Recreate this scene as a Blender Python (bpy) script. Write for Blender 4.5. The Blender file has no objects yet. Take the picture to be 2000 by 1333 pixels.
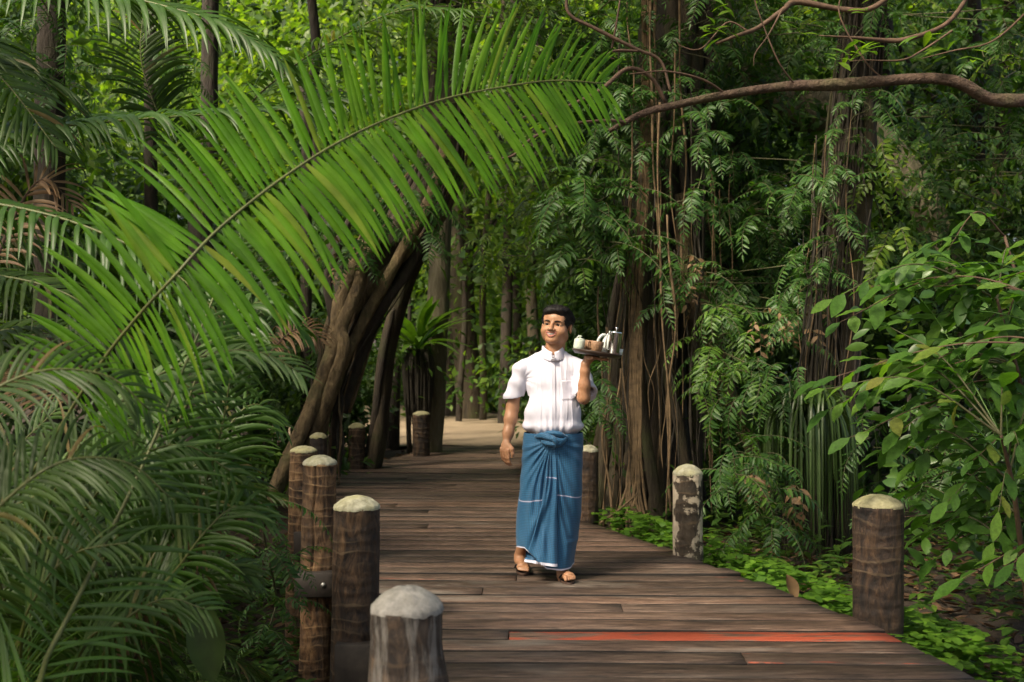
import bpy, bmesh, math, random
import numpy as np
from mathutils import Vector, Matrix, Quaternion, noise as mnoise
from mathutils.bvhtree import BVHTree

SC = bpy.context.scene
COL = SC.collection

# ------------------------------------------------------------------ camera
CAM_H = 1.41
FPX = 2222.0          # focal length in pixels of the 2000 px wide photograph
HOR = 690.0           # row of the horizon in it
cam = bpy.data.cameras.new('camera')
cam_ob = bpy.data.objects.new('camera', cam)
COL.objects.link(cam_ob)
cam_ob.location = (0, 0, CAM_H)
cam_ob.rotation_euler = (math.radians(90), 0, 0)
cam.lens = 40.0
cam.sensor_width = 36.0
cam.shift_y = (HOR - 666.5) / 2000.0
cam.clip_start = 0.05
cam.clip_end = 600.0
cam.dof.use_dof = True
cam.dof.focus_distance = 7.0
cam.dof.aperture_fstop = 2.8
SC.camera = cam_ob

# ------------------------------------------------------------------ sky and sun
SUN_EL, SUN_AZ = math.radians(47), math.radians(-132)     # azimuth from +Y, clockwise
SUN = np.array([math.sin(SUN_AZ) * math.cos(SUN_EL), math.cos(SUN_AZ) * math.cos(SUN_EL), math.sin(SUN_EL)])
world = bpy.data.worlds.new('World')
SC.world = world
world.use_nodes = True
wn = world.node_tree
wbg = wn.nodes['Background']
sky = wn.nodes.new('ShaderNodeTexSky')
sky.sky_type = 'NISHITA'
sky.sun_disc = False
sky.sun_elevation = SUN_EL
sky.sun_rotation = SUN_AZ
sky.air_density = 1.0
sky.dust_density = 6.0
sky.ozone_density = 1.0
wn.links.new(sky.outputs['Color'], wbg.inputs['Color'])
wbg.inputs['Strength'].default_value = 0.15
sl = bpy.data.lights.new('sun', 'SUN')
sl.energy = 3.5
sl.angle = math.radians(13)
sl.color = (1.0, 0.92, 0.76)
sun_ob = bpy.data.objects.new('sun', sl)
COL.objects.link(sun_ob)
sun_ob.rotation_euler = Vector(SUN).to_track_quat('Z', 'Y').to_euler()
sun_ob.location = (-10, -6, 14)
SC.view_settings.view_transform = 'Standard'
SC.view_settings.look = 'None'
SC.view_settings.gamma = 1.0
SC.view_settings.use_curve_mapping = False
SC.view_settings.exposure = 0.80
SC.view_settings.use_white_balance = True
SC.view_settings.white_balance_temperature = 6950
SC.view_settings.white_balance_tint = 10
SC.cycles.use_denoising = True
SC.cycles.max_bounces = 5
SC.cycles.diffuse_bounces = 2
SC.cycles.glossy_bounces = 2
SC.cycles.transmission_bounces = 4
SC.cycles.transparent_max_bounces = 4
SC.cycles.sample_clamp_indirect = 4.0
SC.cycles.caustics_reflective = False
SC.cycles.caustics_refractive = False
# ------------------------------------------------------------------ helpers
RNG = np.random.default_rng(7)


def W(px, py, Y):
    """point in the place at depth Y seen at photo pixel (px, py)"""
    return np.array([(px - 1000.0) / FPX * Y, Y, CAM_H - (py - HOR) / FPX * Y])


def smooth01(x, a, b):
    t = np.clip((np.asarray(x, float) - a) / (b - a), 0, 1)
    return t * t * (3 - 2 * t)


def unit(v):
    v = np.asarray(v, float)
    return v / np.maximum(np.linalg.norm(v, axis=-1, keepdims=True), 1e-9)


def mk_mesh(name, V, Q=None, T=None, smooth=True):
    V = np.ascontiguousarray(V, dtype=np.float32)
    me = bpy.data.meshes.new(name)
    loops, starts, n = [], [], 0
    if Q is not None and len(Q):
        Q = np.asarray(Q, dtype=np.int32)
        loops.append(Q.ravel()); starts.append(np.arange(len(Q), dtype=np.int32) * 4); n = Q.size
    if T is not None and len(T):
        T = np.asarray(T, dtype=np.int32)
        loops.append(T.ravel()); starts.append(n + np.arange(len(T), dtype=np.int32) * 3)
    L = np.concatenate(loops); S = np.concatenate(starts)
    me.vertices.add(len(V)); me.vertices.foreach_set('co', V.ravel())
    me.loops.add(len(L)); me.loops.foreach_set('vertex_index', L)
    me.polygons.add(len(S)); me.polygons.foreach_set('loop_start', S)
    me.update(calc_edges=True)
    if smooth:
        me.polygons.foreach_set('use_smooth', np.ones(len(S), dtype=bool))
    return me


def ob(name, me, mat=None, parent=None, loc=None):
    o = bpy.data.objects.new(name, me)
    COL.objects.link(o)
    if mat is not None and me is not None and len(me.materials) == 0:
        me.materials.append(mat)
    if parent is not None:
        o.parent = parent
    if loc is not None:
        o.location = loc
    return o


def tag(o, label=None, cat=None, group=None, kind=None):
    if label: o['label'] = label
    if cat: o['category'] = cat
    if group: o['group'] = group
    if kind: o['kind'] = kind
    return o


def thing(name, loc, label, cat, group=None):
    """an empty at the thing's base; its parts are meshes in world coordinates shifted by loc"""
    o = bpy.data.objects.new(name, None)
    o.empty_display_size = 0.1
    COL.objects.link(o)
    o.location = [float(c) for c in loc]
    return tag(o, label, cat, group)


def wpart(name, V, Q, mat, parent, T=None, smooth=True, origin=None):
    """part given in world coordinates under a thing at parent's location"""
    base = np.zeros(3); q = parent
    while q is not None:
        base = base + np.array(tuple(q.location)); q = q.parent
    return ob(name, mk_mesh(name, np.asarray(V) - base, Q, T, smooth), mat, parent)


class Acc:
    """collects quads and triangles into one mesh"""
    def __init__(s):
        s.V, s.Q, s.T, s.n = [], [], [], 0
    def add(s, V, Q=None, T=None):
        V = np.asarray(V, float)
        if Q is not None and len(Q): s.Q.append(np.asarray(Q, int) + s.n)
        if T is not None and len(T): s.T.append(np.asarray(T, int) + s.n)
        s.V.append(V); s.n += len(V)
    def get(s):
        V = np.concatenate(s.V)
        Q = np.concatenate(s.Q) if s.Q else None
        T = np.concatenate(s.T) if s.T else None
        return V, Q, T
    def mesh(s, name, smooth=True, base=None):
        V, Q, T = s.get()
        if base is not None: V = V - np.asarray(base)
        return mk_mesh(name, V, Q, T, smooth)


def spline(P, n):
    """Catmull-Rom through the points P, n samples"""
    P = np.asarray(P, float)
    if len(P) == 2:
        t = np.linspace(0, 1, n)[:, None]
        return P[0] * (1 - t) + P[1] * t
    Q = np.vstack([2 * P[0] - P[1], P, 2 * P[-1] - P[-2]])
    seg = len(P) - 1
    d = np.concatenate([[0], np.cumsum(np.linalg.norm(np.diff(P[:, :3], axis=0), axis=1))])
    s = np.linspace(0, d[-1], n)
    i = np.clip(np.searchsorted(d, s, side='right') - 1, 0, seg - 1)
    t = ((s - d[i]) / np.maximum(d[i + 1] - d[i], 1e-9))[:, None]
    p0, p1, p2, p3 = Q[i], Q[i + 1], Q[i + 2], Q[i + 3]
    return 0.5 * ((2 * p1) + (-p0 + p2) * t + (2 * p0 - 5 * p1 + 4 * p2 - p3) * t ** 2 + (-p0 + 3 * p1 - 3 * p2 + p3) * t ** 3)


def frames(P):
    T = unit(np.gradient(P, axis=0))
    up = np.array([0.0, 0, 1.0])
    if abs(T[0] @ up) > 0.9: up = np.array([0.0, 1.0, 0])
    N = np.zeros_like(P)
    n = unit(np.cross(np.cross(T[0], up), T[0]))
    for i in range(len(P)):
        n = unit(n - (n @ T[i]) * T[i])
        N[i] = n
    return T, N, np.cross(T, N)


def tube(P, R, n=8, cap=True, rough=0.0, rfreq=9.0, seed=0.0, flute=0.0, nflute=5, twist=0.0):
    """tapered tube along P (m,3) with radii R; rough displaces the surface like bark"""
    P = np.asarray(P, float); m = len(P)
    R = np.broadcast_to(np.asarray(R, float), (m,))
    T, N, B = frames(P)
    a = np.linspace(0, 2 * math.pi, n, endpoint=False)
    rr = np.repeat(R[:, None], n, 1)
    s = np.concatenate([[0], np.cumsum(np.linalg.norm(np.diff(P, axis=0), axis=1))])
    if flute:
        rr = rr * (1 + flute * np.sin(nflute * a[None, :] + seed + twist * s[:, None])
                   + 0.5 * flute * np.sin((2 * nflute + 1) * a[None, :] + 2.1 * seed - 0.7 * twist * s[:, None]))
    if rough:
        nz = np.zeros((m, n))
        for i in range(m):
            for j in range(n):
                nz[i, j] = mnoise.noise((math.cos(a[j]) * 1.4 + seed, math.sin(a[j]) * 1.4 - seed, s[i] * rfreq * 0.35 + seed * 3.1))
                nz[i, j] += 0.5 * mnoise.noise((math.cos(a[j]) * 3.6 - seed, math.sin(a[j]) * 3.6, s[i] * rfreq))
        rr = rr * (1 + rough * nz)
    V = P[:, None, :] + rr[..., None] * (np.cos(a)[None, :, None] * N[:, None, :] + np.sin(a)[None, :, None] * B[:, None, :])
    V = V.reshape(-1, 3)
    i = np.arange(m - 1)[:, None] * n; j = np.arange(n)[None, :]; j2 = (j + 1) % n
    Q = np.stack([i + j, i + j2, i + n + j2, i + n + j], -1).reshape(-1, 4)
    Tt = None
    if cap:
        V = np.vstack([V, P[0], P[-1]])
        c0, c1 = m * n, m * n + 1
        jj = np.arange(n); j3 = (jj + 1) % n
        Tt = np.vstack([np.stack([np.full(n, c0), j3, jj], -1), np.stack([np.full(n, c1), (m - 1) * n + jj, (m - 1) * n + j3], -1)])
    return V, Q, Tt


def box(lo, hi):
    lo, hi = np.asarray(lo, float), np.asarray(hi, float)
    V = np.array([[(lo, hi)[(k >> 0) & 1][0], (lo, hi)[(k >> 1) & 1][1], (lo, hi)[(k >> 2) & 1][2]] for k in range(8)])
    Q = np.array([[0, 2, 3, 1], [4, 5, 7, 6], [0, 1, 5, 4], [2, 6, 7, 3], [0, 4, 6, 2], [1, 3, 7, 5]])
    return V, Q


def lathe(prof, n=24, close_bottom=True, close_top=True):
    prof = np.asarray(prof, float); m = len(prof)
    a = np.linspace(0, 2 * math.pi, n, endpoint=False)
    V = np.stack([prof[:, 0, None] * np.cos(a), prof[:, 0, None] * np.sin(a), np.repeat(prof[:, 1, None], n, 1)], -1).reshape(-1, 3)
    i = np.arange(m - 1)[:, None] * n; j = np.arange(n)[None, :]; j2 = (j + 1) % n
    Q = np.stack([i + j, i + j2, i + n + j2, i + n + j], -1).reshape(-1, 4)
    T = []
    V = np.vstack([V, [0, 0, prof[0, 1]], [0, 0, prof[-1, 1]]])
    jj = np.arange(n); j3 = (jj + 1) % n
    if close_bottom: T.append(np.stack([np.full(n, m * n), j3, jj], -1))
    if close_top: T.append(np.stack([np.full(n, m * n + 1), (m - 1) * n + jj, (m - 1) * n + j3], -1))
    return V, Q, (np.vstack(T) if T else None)


# ---- leaves
def blade(n=4, w=0.35, fold=0.25, droop=0.25, belly=0.45, tip=1.0, wave=0.0):
    """one leaf of unit length along +Y, upper side +Z: a folded strip, 2n quads"""
    t = np.linspace(0, 1, n + 1)
    hw = 0.5 * w * np.sin(np.pi * np.clip(t, 0, 1) ** (math.log(0.5) / math.log(belly))) ** 0.8
    hw[0] = 0.04 * w; hw[-1] = 0.012
    y = t * (1 - 0.12 * droop * t); z = -droop * t ** 2 * 0.6
    V = []
    for k in range(n + 1):
        wv = wave * math.sin(k * 2.3)
        V += [(-hw[k], y[k], z[k] + hw[k] * fold + wv * hw[k]), (0, y[k], z[k]), (hw[k], y[k], z[k] + hw[k] * fold - wv * hw[k])]
    Q = []
    for k in range(n):
        a = 3 * k
        Q += [(a, a + 1, a + 4, a + 3), (a + 1, a + 2, a + 5, a + 4)]
    return np.array(V), np.array(Q)


def scatter(tpl, P, D, N, S, acc=None):
    """copies of the leaf template: base P, length axis D, upper side N, size S; returns V,Q"""
    V0, Q0 = tpl
    D = unit(D); X = unit(np.cross(D, N)); Z = np.cross(X, D)
    S = np.broadcast_to(np.asarray(S, float), (len(P),))
    V = (V0[None, :, 0, None] * X[:, None, :] + V0[None, :, 1, None] * D[:, None, :] + V0[None, :, 2, None] * Z[:, None, :]) * S[:, None, None] + P[:, None, :]
    Q = Q0[None] + (np.arange(len(P)) * len(V0))[:, None, None]
    V = V.reshape(-1, 3); Q = Q.reshape(-1, 4)
    if acc is not None:
        acc.add(V, Q)
    return V, Q


def rdir(n, rng, zlo=-1.0, zhi=1.0):
    z = rng.uniform(zlo, zhi, n); a = rng.uniform(0, 2 * math.pi, n); r = np.sqrt(1 - z * z)
    return np.stack([r * np.cos(a), r * np.sin(a), z], -1)


# ---- the line of the boardwalk (edges measured on the deck plane z = 0)
EDGE_L = np.array([(1.0, 0.55), (2.2, 0.20), (3.0, -0.02), (3.7, -0.22), (5.9, -0.68), (7.6, -1.14), (9.2, -1.55), (11.3, -1.95), (13.0, -2.10), (14.6, -1.72), (16.3, -1.28), (18.0, -1.20), (18.6, -1.2)])
EDGE_R = np.array([(1.0, 2.35), (3.0, 2.20), (4.9, 2.00), (5.46, 1.916), (5.71, 1.888), (6.1, 1.80), (6.68, 1.593), (7.06, 1.49), (7.7, 1.289), (9.49, 0.64), (11.5, 0.22), (13.5, 0.12), (16.0, 0.30), (18.0, 0.55), (18.6, 0.6)])


def edge_l(y): return np.interp(y, EDGE_L[:, 0], EDGE_L[:, 1])
def edge_r(y): return np.interp(y, EDGE_R[:, 0], EDGE_R[:, 1])


def ground_z(x, y):
    x = np.asarray(x, float); y = np.asarray(y, float)
    c = 0.5 * (edge_l(y) + edge_r(y))
    zl = -1.0 + 0.92 * smooth01(y, 10.0, 15.5)
    zr = -0.34 + 0.22 * smooth01(y, 9.0, 15.0)
    s = smooth01(x - c, -1.2, 1.1)
    z = zl * (1 - s) + zr * s
    far = smooth01(y, 15.5, 18.5)
    z = z * (1 - far) + (-0.02) * far
    bump = 0.05 * np.sin(1.3 * x + 0.7 * y) * np.sin(0.9 * y - 0.6 * x) + 0.025 * np.sin(3.7 * x - 1.1) * np.sin(4.1 * y + 0.4)
    z = z + bump * (1 - 0.8 * far)
    slope = 0.035 * np.maximum(0, y - 34) + 0.02 * np.maximum(0, np.abs(x) - 12)
    return z + np.minimum(slope, 3.0)
# ------------------------------------------------------------------ materials
MATS = {}


def nmat(name):
    m = bpy.data.materials.new(name)
    m.use_nodes = True
    nt = m.node_tree
    for n in list(nt.nodes): nt.nodes.remove(n)
    out = nt.nodes.new('ShaderNodeOutputMaterial')
    bs = nt.nodes.new('ShaderNodeBsdfPrincipled')
    nt.links.new(bs.outputs[0], out.inputs[0])
    MATS[name] = m
    return m, nt, bs, out


def node(nt, t, **kw):
    n = nt.nodes.new(t)
    for k, v in kw.items():
        if k in n.inputs: n.inputs[k].default_value = v
        else: setattr(n, k, v)
    return n


def ramp(nt, fac, stops):
    r = nt.nodes.new('ShaderNodeValToRGB')
    el = r.color_ramp.elements
    while len(el) > 1: el.remove(el[-1])
    el[0].position = stops[0][0]; el[0].color = (*stops[0][1], 1)
    for p, c in stops[1:]:
        e = el.new(p); e.color = (*c, 1)
    if fac is not None: nt.links.new(fac, r.inputs[0])
    return r.outputs[0]


def mapped(nt, scale=(1, 1, 1), coord='Object', loc=(0, 0, 0), rand=False):
    tc = nt.nodes.new('ShaderNodeTexCoord')
    mp = nt.nodes.new('ShaderNodeMapping')
    mp.inputs['Scale'].default_value = scale
    mp.inputs['Location'].default_value = loc
    src = tc.outputs[coord]
    if rand:
        oi = nt.nodes.new('ShaderNodeObjectInfo')
        ml = node(nt, 'ShaderNodeMath', operation='MULTIPLY'); ml.inputs[1].default_value = 37.0
        nt.links.new(oi.outputs['Random'], ml.inputs[0])
        va = node(nt, 'ShaderNodeVectorMath', operation='ADD')
        nt.links.new(src, va.inputs[0]); nt.links.new(ml.outputs[0], va.inputs[1])
        src = va.outputs[0]
    nt.links.new(src, mp.inputs[0])
    return mp.outputs[0]


def noise_tex(nt, vec, scale, detail=4.0, rough=0.55, dist=0.0):
    n = node(nt, 'ShaderNodeTexNoise')
    n.inputs['Scale'].default_value = scale; n.inputs['Detail'].default_value = detail
    n.inputs['Roughness'].default_value = rough; n.inputs['Distortion'].default_value = dist
    nt.links.new(vec, n.inputs['Vector'])
    return n.outputs[0]


def bump(nt, bs, h, strength=0.4, dist=0.01):
    b = node(nt, 'ShaderNodeBump')
    b.inputs['Strength'].default_value = strength; b.inputs['Distance'].default_value = dist
    nt.links.new(h, b.inputs['Height']); nt.links.new(b.outputs[0], bs.inputs['Normal'])
    return b


def mixc(nt, fac, a, b, blend='MIX'):
    m = nt.nodes.new('ShaderNodeMix'); m.data_type = 'RGBA'; m.blend_type = blend
    if isinstance(fac, (int, float)): m.inputs[0].default_value = fac
    else: nt.links.new(fac, m.inputs[0])
    for k, v in ((6, a), (7, b)):
        if isinstance(v, tuple): m.inputs[k].default_value = (*v, 1)
        else: nt.links.new(v, m.inputs[k])
    return m.outputs[2]


def mathn(nt, op, a, b=None, clamp=False):
    m = node(nt, 'ShaderNodeMath', operation=op); m.use_clamp = clamp
    for k, v in ((0, a), (1, b)):
        if v is None: continue
        if isinstance(v, (int, float)): m.inputs[k].default_value = v
        else: nt.links.new(v, m.inputs[k])
    return m.outputs[0]


def leaf_mat(name, stops, rough=0.42, trans=0.35, tcol=None, spec=0.5, vein=0.0, obj_rand=False):
    """leaf: random tint per leaf, gloss on the upper side, light passing through the blade"""
    m, nt, bs, out = nmat(name)
    if obj_rand:
        r = nt.nodes.new('ShaderNodeObjectInfo').outputs['Random']
    else:
        r = nt.nodes.new('ShaderNodeNewGeometry').outputs['Random Per Island']
    col = ramp(nt, r, stops)
    v = mapped(nt, (1, 1, 1))
    mott = noise_tex(nt, v, 9.0, 3.0)
    col = mixc(nt, 1.0, col, ramp(nt, mott, [(0.3, (0.72, 0.72, 0.72)), (0.7, (1.2, 1.2, 1.15))]), 'MULTIPLY')
    nt.links.new(col, bs.inputs['Base Color'])
    bs.inputs['Roughness'].default_value = rough
    bs.inputs['Specular IOR Level'].default_value = spec
    if vein:
        w = node(nt, 'ShaderNodeTexWave', wave_type='BANDS', bands_direction='Y')
        w.inputs['Scale'].default_value = vein; w.inputs['Distortion'].default_value = 0.6
        nt.links.new(v, w.inputs['Vector'])
        bump(nt, bs, w.outputs[0], 0.5, 0.004)
    tr = nt.nodes.new('ShaderNodeBsdfTranslucent')
    hsv = nt.nodes.new('ShaderNodeMix'); hsv.data_type = 'RGBA'; hsv.blend_type = 'MULTIPLY'; hsv.inputs[0].default_value = 1.0
    nt.links.new(col, hsv.inputs[6]); hsv.inputs[7].default_value = (*(tcol or (1.9, 2.0, 0.7)), 1)
    nt.links.new(hsv.outputs[2], tr.inputs['Color'])
    mx = nt.nodes.new('ShaderNodeMixShader'); mx.inputs[0].default_value = trans
    nt.links.new(bs.outputs[0], mx.inputs[1]); nt.links.new(tr.outputs[0], mx.inputs[2])
    nt.links.new(mx.outputs[0], out.inputs[0])
    return m


def plain_mat(name, col, rough=0.6, metal=0.0, spec=0.5, var=0.0, vscale=8.0, bumps=0.0, bdist=0.005):
    m, nt, bs, out = nmat(name)
    bs.inputs['Roughness'].default_value = rough; bs.inputs['Metallic'].default_value = metal
    bs.inputs['Specular IOR Level'].default_value = spec
    bs.inputs['Base Color'].default_value = (*col, 1)
    if var or bumps:
        v = mapped(nt, (1, 1, 1)); nz = noise_tex(nt, v, vscale, 5.0)
        if var:
            c = ramp(nt, nz, [(0.3, tuple(x * (1 - var) for x in col)), (0.7, tuple(min(1, x * (1 + var)) for x in col))])
            nt.links.new(c, bs.inputs['Base Color'])
        if bumps: bump(nt, bs, nz, bumps, bdist)
    return m


# foliage
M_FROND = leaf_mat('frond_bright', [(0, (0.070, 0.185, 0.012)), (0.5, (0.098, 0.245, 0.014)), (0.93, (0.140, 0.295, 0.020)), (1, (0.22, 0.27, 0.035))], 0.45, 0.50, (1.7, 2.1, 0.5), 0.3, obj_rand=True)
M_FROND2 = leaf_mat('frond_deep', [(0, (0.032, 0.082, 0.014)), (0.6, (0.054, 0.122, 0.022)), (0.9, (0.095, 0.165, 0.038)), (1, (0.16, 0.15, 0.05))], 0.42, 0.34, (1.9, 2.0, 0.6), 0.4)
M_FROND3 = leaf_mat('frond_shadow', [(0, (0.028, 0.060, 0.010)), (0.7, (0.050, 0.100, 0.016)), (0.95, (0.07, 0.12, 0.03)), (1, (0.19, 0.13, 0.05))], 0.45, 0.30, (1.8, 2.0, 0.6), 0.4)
M_FROND_SUNLIT = leaf_mat('frond_sunlit_tone', [(0, (0.085, 0.155, 0.045)), (0.6, (0.135, 0.225, 0.075)), (1, (0.19, 0.28, 0.11))], 0.38, 0.32, (1.6, 1.8, 0.7), 0.5, obj_rand=True)  # paler leaf copy: sunlight on this one frond is put into its colour
M_DEADFROND = leaf_mat('frond_dead', [(0, (0.14, 0.075, 0.035)), (1, (0.30, 0.19, 0.10))], 0.6, 0.2, (1.4, 1.2, 0.8))
M_FERN = leaf_mat('fern_green', [(0, (0.028, 0.080, 0.018)), (0.6, (0.046, 0.120, 0.024)), (1, (0.080, 0.170, 0.030))], 0.46, 0.28, (1.7, 2.0, 0.6), 0.40)
M_FERN2 = leaf_mat('fern_light', [(0, (0.050, 0.120, 0.020)), (1, (0.13, 0.25, 0.035))], 0.45, 0.35, (1.8, 2.0, 0.6), 0.4)
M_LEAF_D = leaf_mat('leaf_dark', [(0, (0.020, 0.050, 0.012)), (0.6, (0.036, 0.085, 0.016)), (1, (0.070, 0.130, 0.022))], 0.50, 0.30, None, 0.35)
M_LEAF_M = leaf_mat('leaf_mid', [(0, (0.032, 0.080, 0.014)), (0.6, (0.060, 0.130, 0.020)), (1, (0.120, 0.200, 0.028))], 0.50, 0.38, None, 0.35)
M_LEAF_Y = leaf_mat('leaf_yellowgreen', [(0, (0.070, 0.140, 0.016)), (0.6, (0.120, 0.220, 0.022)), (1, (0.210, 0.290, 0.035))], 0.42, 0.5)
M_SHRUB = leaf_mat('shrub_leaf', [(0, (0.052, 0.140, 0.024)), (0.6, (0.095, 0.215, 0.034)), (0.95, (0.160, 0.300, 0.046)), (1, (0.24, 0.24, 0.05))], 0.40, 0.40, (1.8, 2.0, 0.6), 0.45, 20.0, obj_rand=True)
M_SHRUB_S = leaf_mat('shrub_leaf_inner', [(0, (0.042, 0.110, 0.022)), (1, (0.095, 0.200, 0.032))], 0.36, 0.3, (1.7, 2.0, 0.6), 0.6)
M_CLOVER = leaf_mat('clover_leaf', [(0, (0.055, 0.135, 0.016)), (0.6, (0.095, 0.210, 0.022)), (1, (0.150, 0.290, 0.032))], 0.45, 0.4)
M_GRASSY = leaf_mat('strap_leaf', [(0, (0.030, 0.070, 0.016)), (1, (0.075, 0.130, 0.030))], 0.38, 0.25, None, 0.6)
M_LITTER = leaf_mat('litter_leaf', [(0, (0.050, 0.028, 0.016)), (0.6, (0.110, 0.060, 0.032)), (1, (0.24, 0.15, 0.085))], 0.7, 0.1, (1.3, 1.1, 0.8), 0.3)
M_RACHIS = plain_mat('frond_stalk', (0.11, 0.125, 0.035), 0.5, var=0.3, vscale=14)
M_STEM = plain_mat('green_stem', (0.075, 0.075, 0.03), 0.6, var=0.3)
M_TWIG = plain_mat('twig_bark', (0.105, 0.062, 0.040), 0.8, var=0.4, vscale=25, bumps=0.6, bdist=0.004)
M_VINE = plain_mat('aerial_root_bark', (0.135, 0.088, 0.045), 0.85, var=0.45, vscale=18, bumps=0.6, bdist=0.004)
M_VINE_D = plain_mat('dark_root_bark', (0.030, 0.024, 0.016), 0.85, var=0.45, vscale=18, bumps=0.6, bdist=0.004)


def bark(name, stops, moss=0.25, mcol=(0.07, 0.085, 0.025), stretch=0.22, scale=9.0):
    m, nt, bs, out = nmat(name)
    v = mapped(nt, (1, 1, stretch))
    n1 = noise_tex(nt, v, scale, 7.0, 0.62, 0.4)
    col = ramp(nt, n1, stops)
    v2 = mapped(nt, (1, 1, 1))
    n2 = noise_tex(nt, v2, 2.3, 5.0, 0.6)
    f = ramp(nt, n2, [(0.5, (0, 0, 0)), (0.68, (1, 1, 1))])
    f2 = mathn(nt, 'MULTIPLY', f, moss * 2.5, True)
    col = mixc(nt, f2, col, mcol)
    nt.links.new(col, bs.inputs['Base Color'])
    bs.inputs['Roughness'].default_value = 0.85
    n3 = noise_tex(nt, v, scale * 3.2, 6.0, 0.6)
    h = mathn(nt, 'ADD', n1, mathn(nt, 'MULTIPLY', n3, 0.5))
    bump(nt, bs, h, 1.0, 0.045)
    return m


M_BARK_FIG = bark('fig_bark', [(0.3, (0.050, 0.034, 0.018)), (0.55, (0.160, 0.112, 0.056)), (0.8, (0.310, 0.225, 0.110))], 0.35, (0.075, 0.085, 0.025), 0.5, 15.0)
M_BARK_A = bark('rooty_bark', [(0.3, (0.020, 0.015, 0.009)), (0.55, (0.052, 0.038, 0.021)), (0.8, (0.125, 0.092, 0.050))], 0.35, (0.050, 0.055, 0.018))
M_BARK_D = bark('dark_bark', [(0.3, (0.015, 0.011, 0.008)), (0.6, (0.038, 0.027, 0.018)), (0.85, (0.085, 0.062, 0.040))], 0.25, (0.045, 0.050, 0.018))
M_BARK_P = bark('pale_bark', [(0.3, (0.090, 0.075, 0.045)), (0.6, (0.19, 0.165, 0.105)), (0.85, (0.29, 0.26, 0.18))], 0.3)
M_BRANCH = bark('branch_bark', [(0.3, (0.055, 0.034, 0.024)), (0.6, (0.130, 0.080, 0.056)), (0.85, (0.24, 0.16, 0.12))], 0.2, (0.13, 0.15, 0.05), 1.0, 16.0)


# boardwalk planks: grain along the plank, weathering, old paint on a few
def plank_mat(name, paint=0.0, grey=0.0):
    m, nt, bs, out = nmat(name)
    v = mapped(nt, (1.3, 11.0, 11.0), rand=True)
    n1 = noise_tex(nt, v, 3.6, 9.0, 0.74, 0.35)
    col = ramp(nt, n1, [(0.36, (0.024, 0.018, 0.015)), (0.46, (0.086, 0.059, 0.046)), (0.58, (0.168, 0.115, 0.089)), (0.70, (0.330, 0.262, 0.212))])
    oi = nt.nodes.new('ShaderNodeObjectInfo')
    tint = ramp(nt, oi.outputs['Random'], [(0, (0.52, 0.50, 0.48)), (0.35, (0.90, 0.87, 0.84)), (0.7, (1.30, 1.15, 1.05)), (1, (1.0, 1.0, 1.0))])
    col = mixc(nt, 1.0, col, tint, 'MULTIPLY')
    v2 = mapped(nt, (0.5, 1.4, 1.4), rand=True)
    n2 = noise_tex(nt, v2, 2.6, 6.0, 0.65, 0.3)
    w = ramp(nt, n2, [(0.52, (0, 0, 0)), (0.74, (1, 1, 1))])
    col = mixc(nt, mathn(nt, 'MULTIPLY', w, 0.25 + 0.55 * grey), col, (0.27, 0.235, 0.20))
    if paint:
        v3 = mapped(nt, (1.1, 7.0, 7.0), rand=True)
        n3 = noise_tex(nt, v3, 2.0, 7.0, 0.7, 0.5)
        n3 = mathn(nt, 'ADD', mathn(nt, 'MULTIPLY', n3, 0.62), mathn(nt, 'MULTIPLY', noise_tex(nt, mapped(nt, (1.0, 1.5, 1.5), rand=True), 1.6, 3.0), 0.42))
        pm = ramp(nt, n3, [(0.64 - paint * 0.165, (0, 0, 0)), (0.68 - paint * 0.165, (1, 1, 1))])
        col = mixc(nt, mathn(nt, 'MULTIPLY', pm, 0.88), col, mixc(nt, n1, (0.26, 0.045, 0.022), (0.58, 0.105, 0.045)))
    nt.links.new(col, bs.inputs['Base Color'])
    rg = ramp(nt, n1, [(0.3, (0.66, 0.66, 0.66)), (0.7, (0.40, 0.40, 0.40))])
    nt.links.new(rg, bs.inputs['Roughness'])
    bs.inputs['Specular IOR Level'].default_value = 0.45
    bump(nt, bs, n1, 0.55, 0.012)
    return m


M_PLANK = plank_mat('plank_wood')
M_PLANK_RED = plank_mat('plank_red_paint', 1.0)
M_PLANK_RED2 = plank_mat('plank_red_traces', 0.22)
M_PLANK_GREY = plank_mat('plank_grey', 0.0, 1.0)
M_PLANK_SIDE = plain_mat('plank_side_gap_shade', (0.014, 0.011, 0.009), 0.9, var=0.4, vscale=9)  # near-black sides: the shade in the plank gaps is put into the colour
M_BEAM = plain_mat('bearer_wood', (0.035, 0.027, 0.022), 0.75, var=0.5, vscale=12, bumps=0.5)
M_BOLT = plain_mat('galvanised_bolt', (0.42, 0.42, 0.40), 0.45, 0.8)


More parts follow.
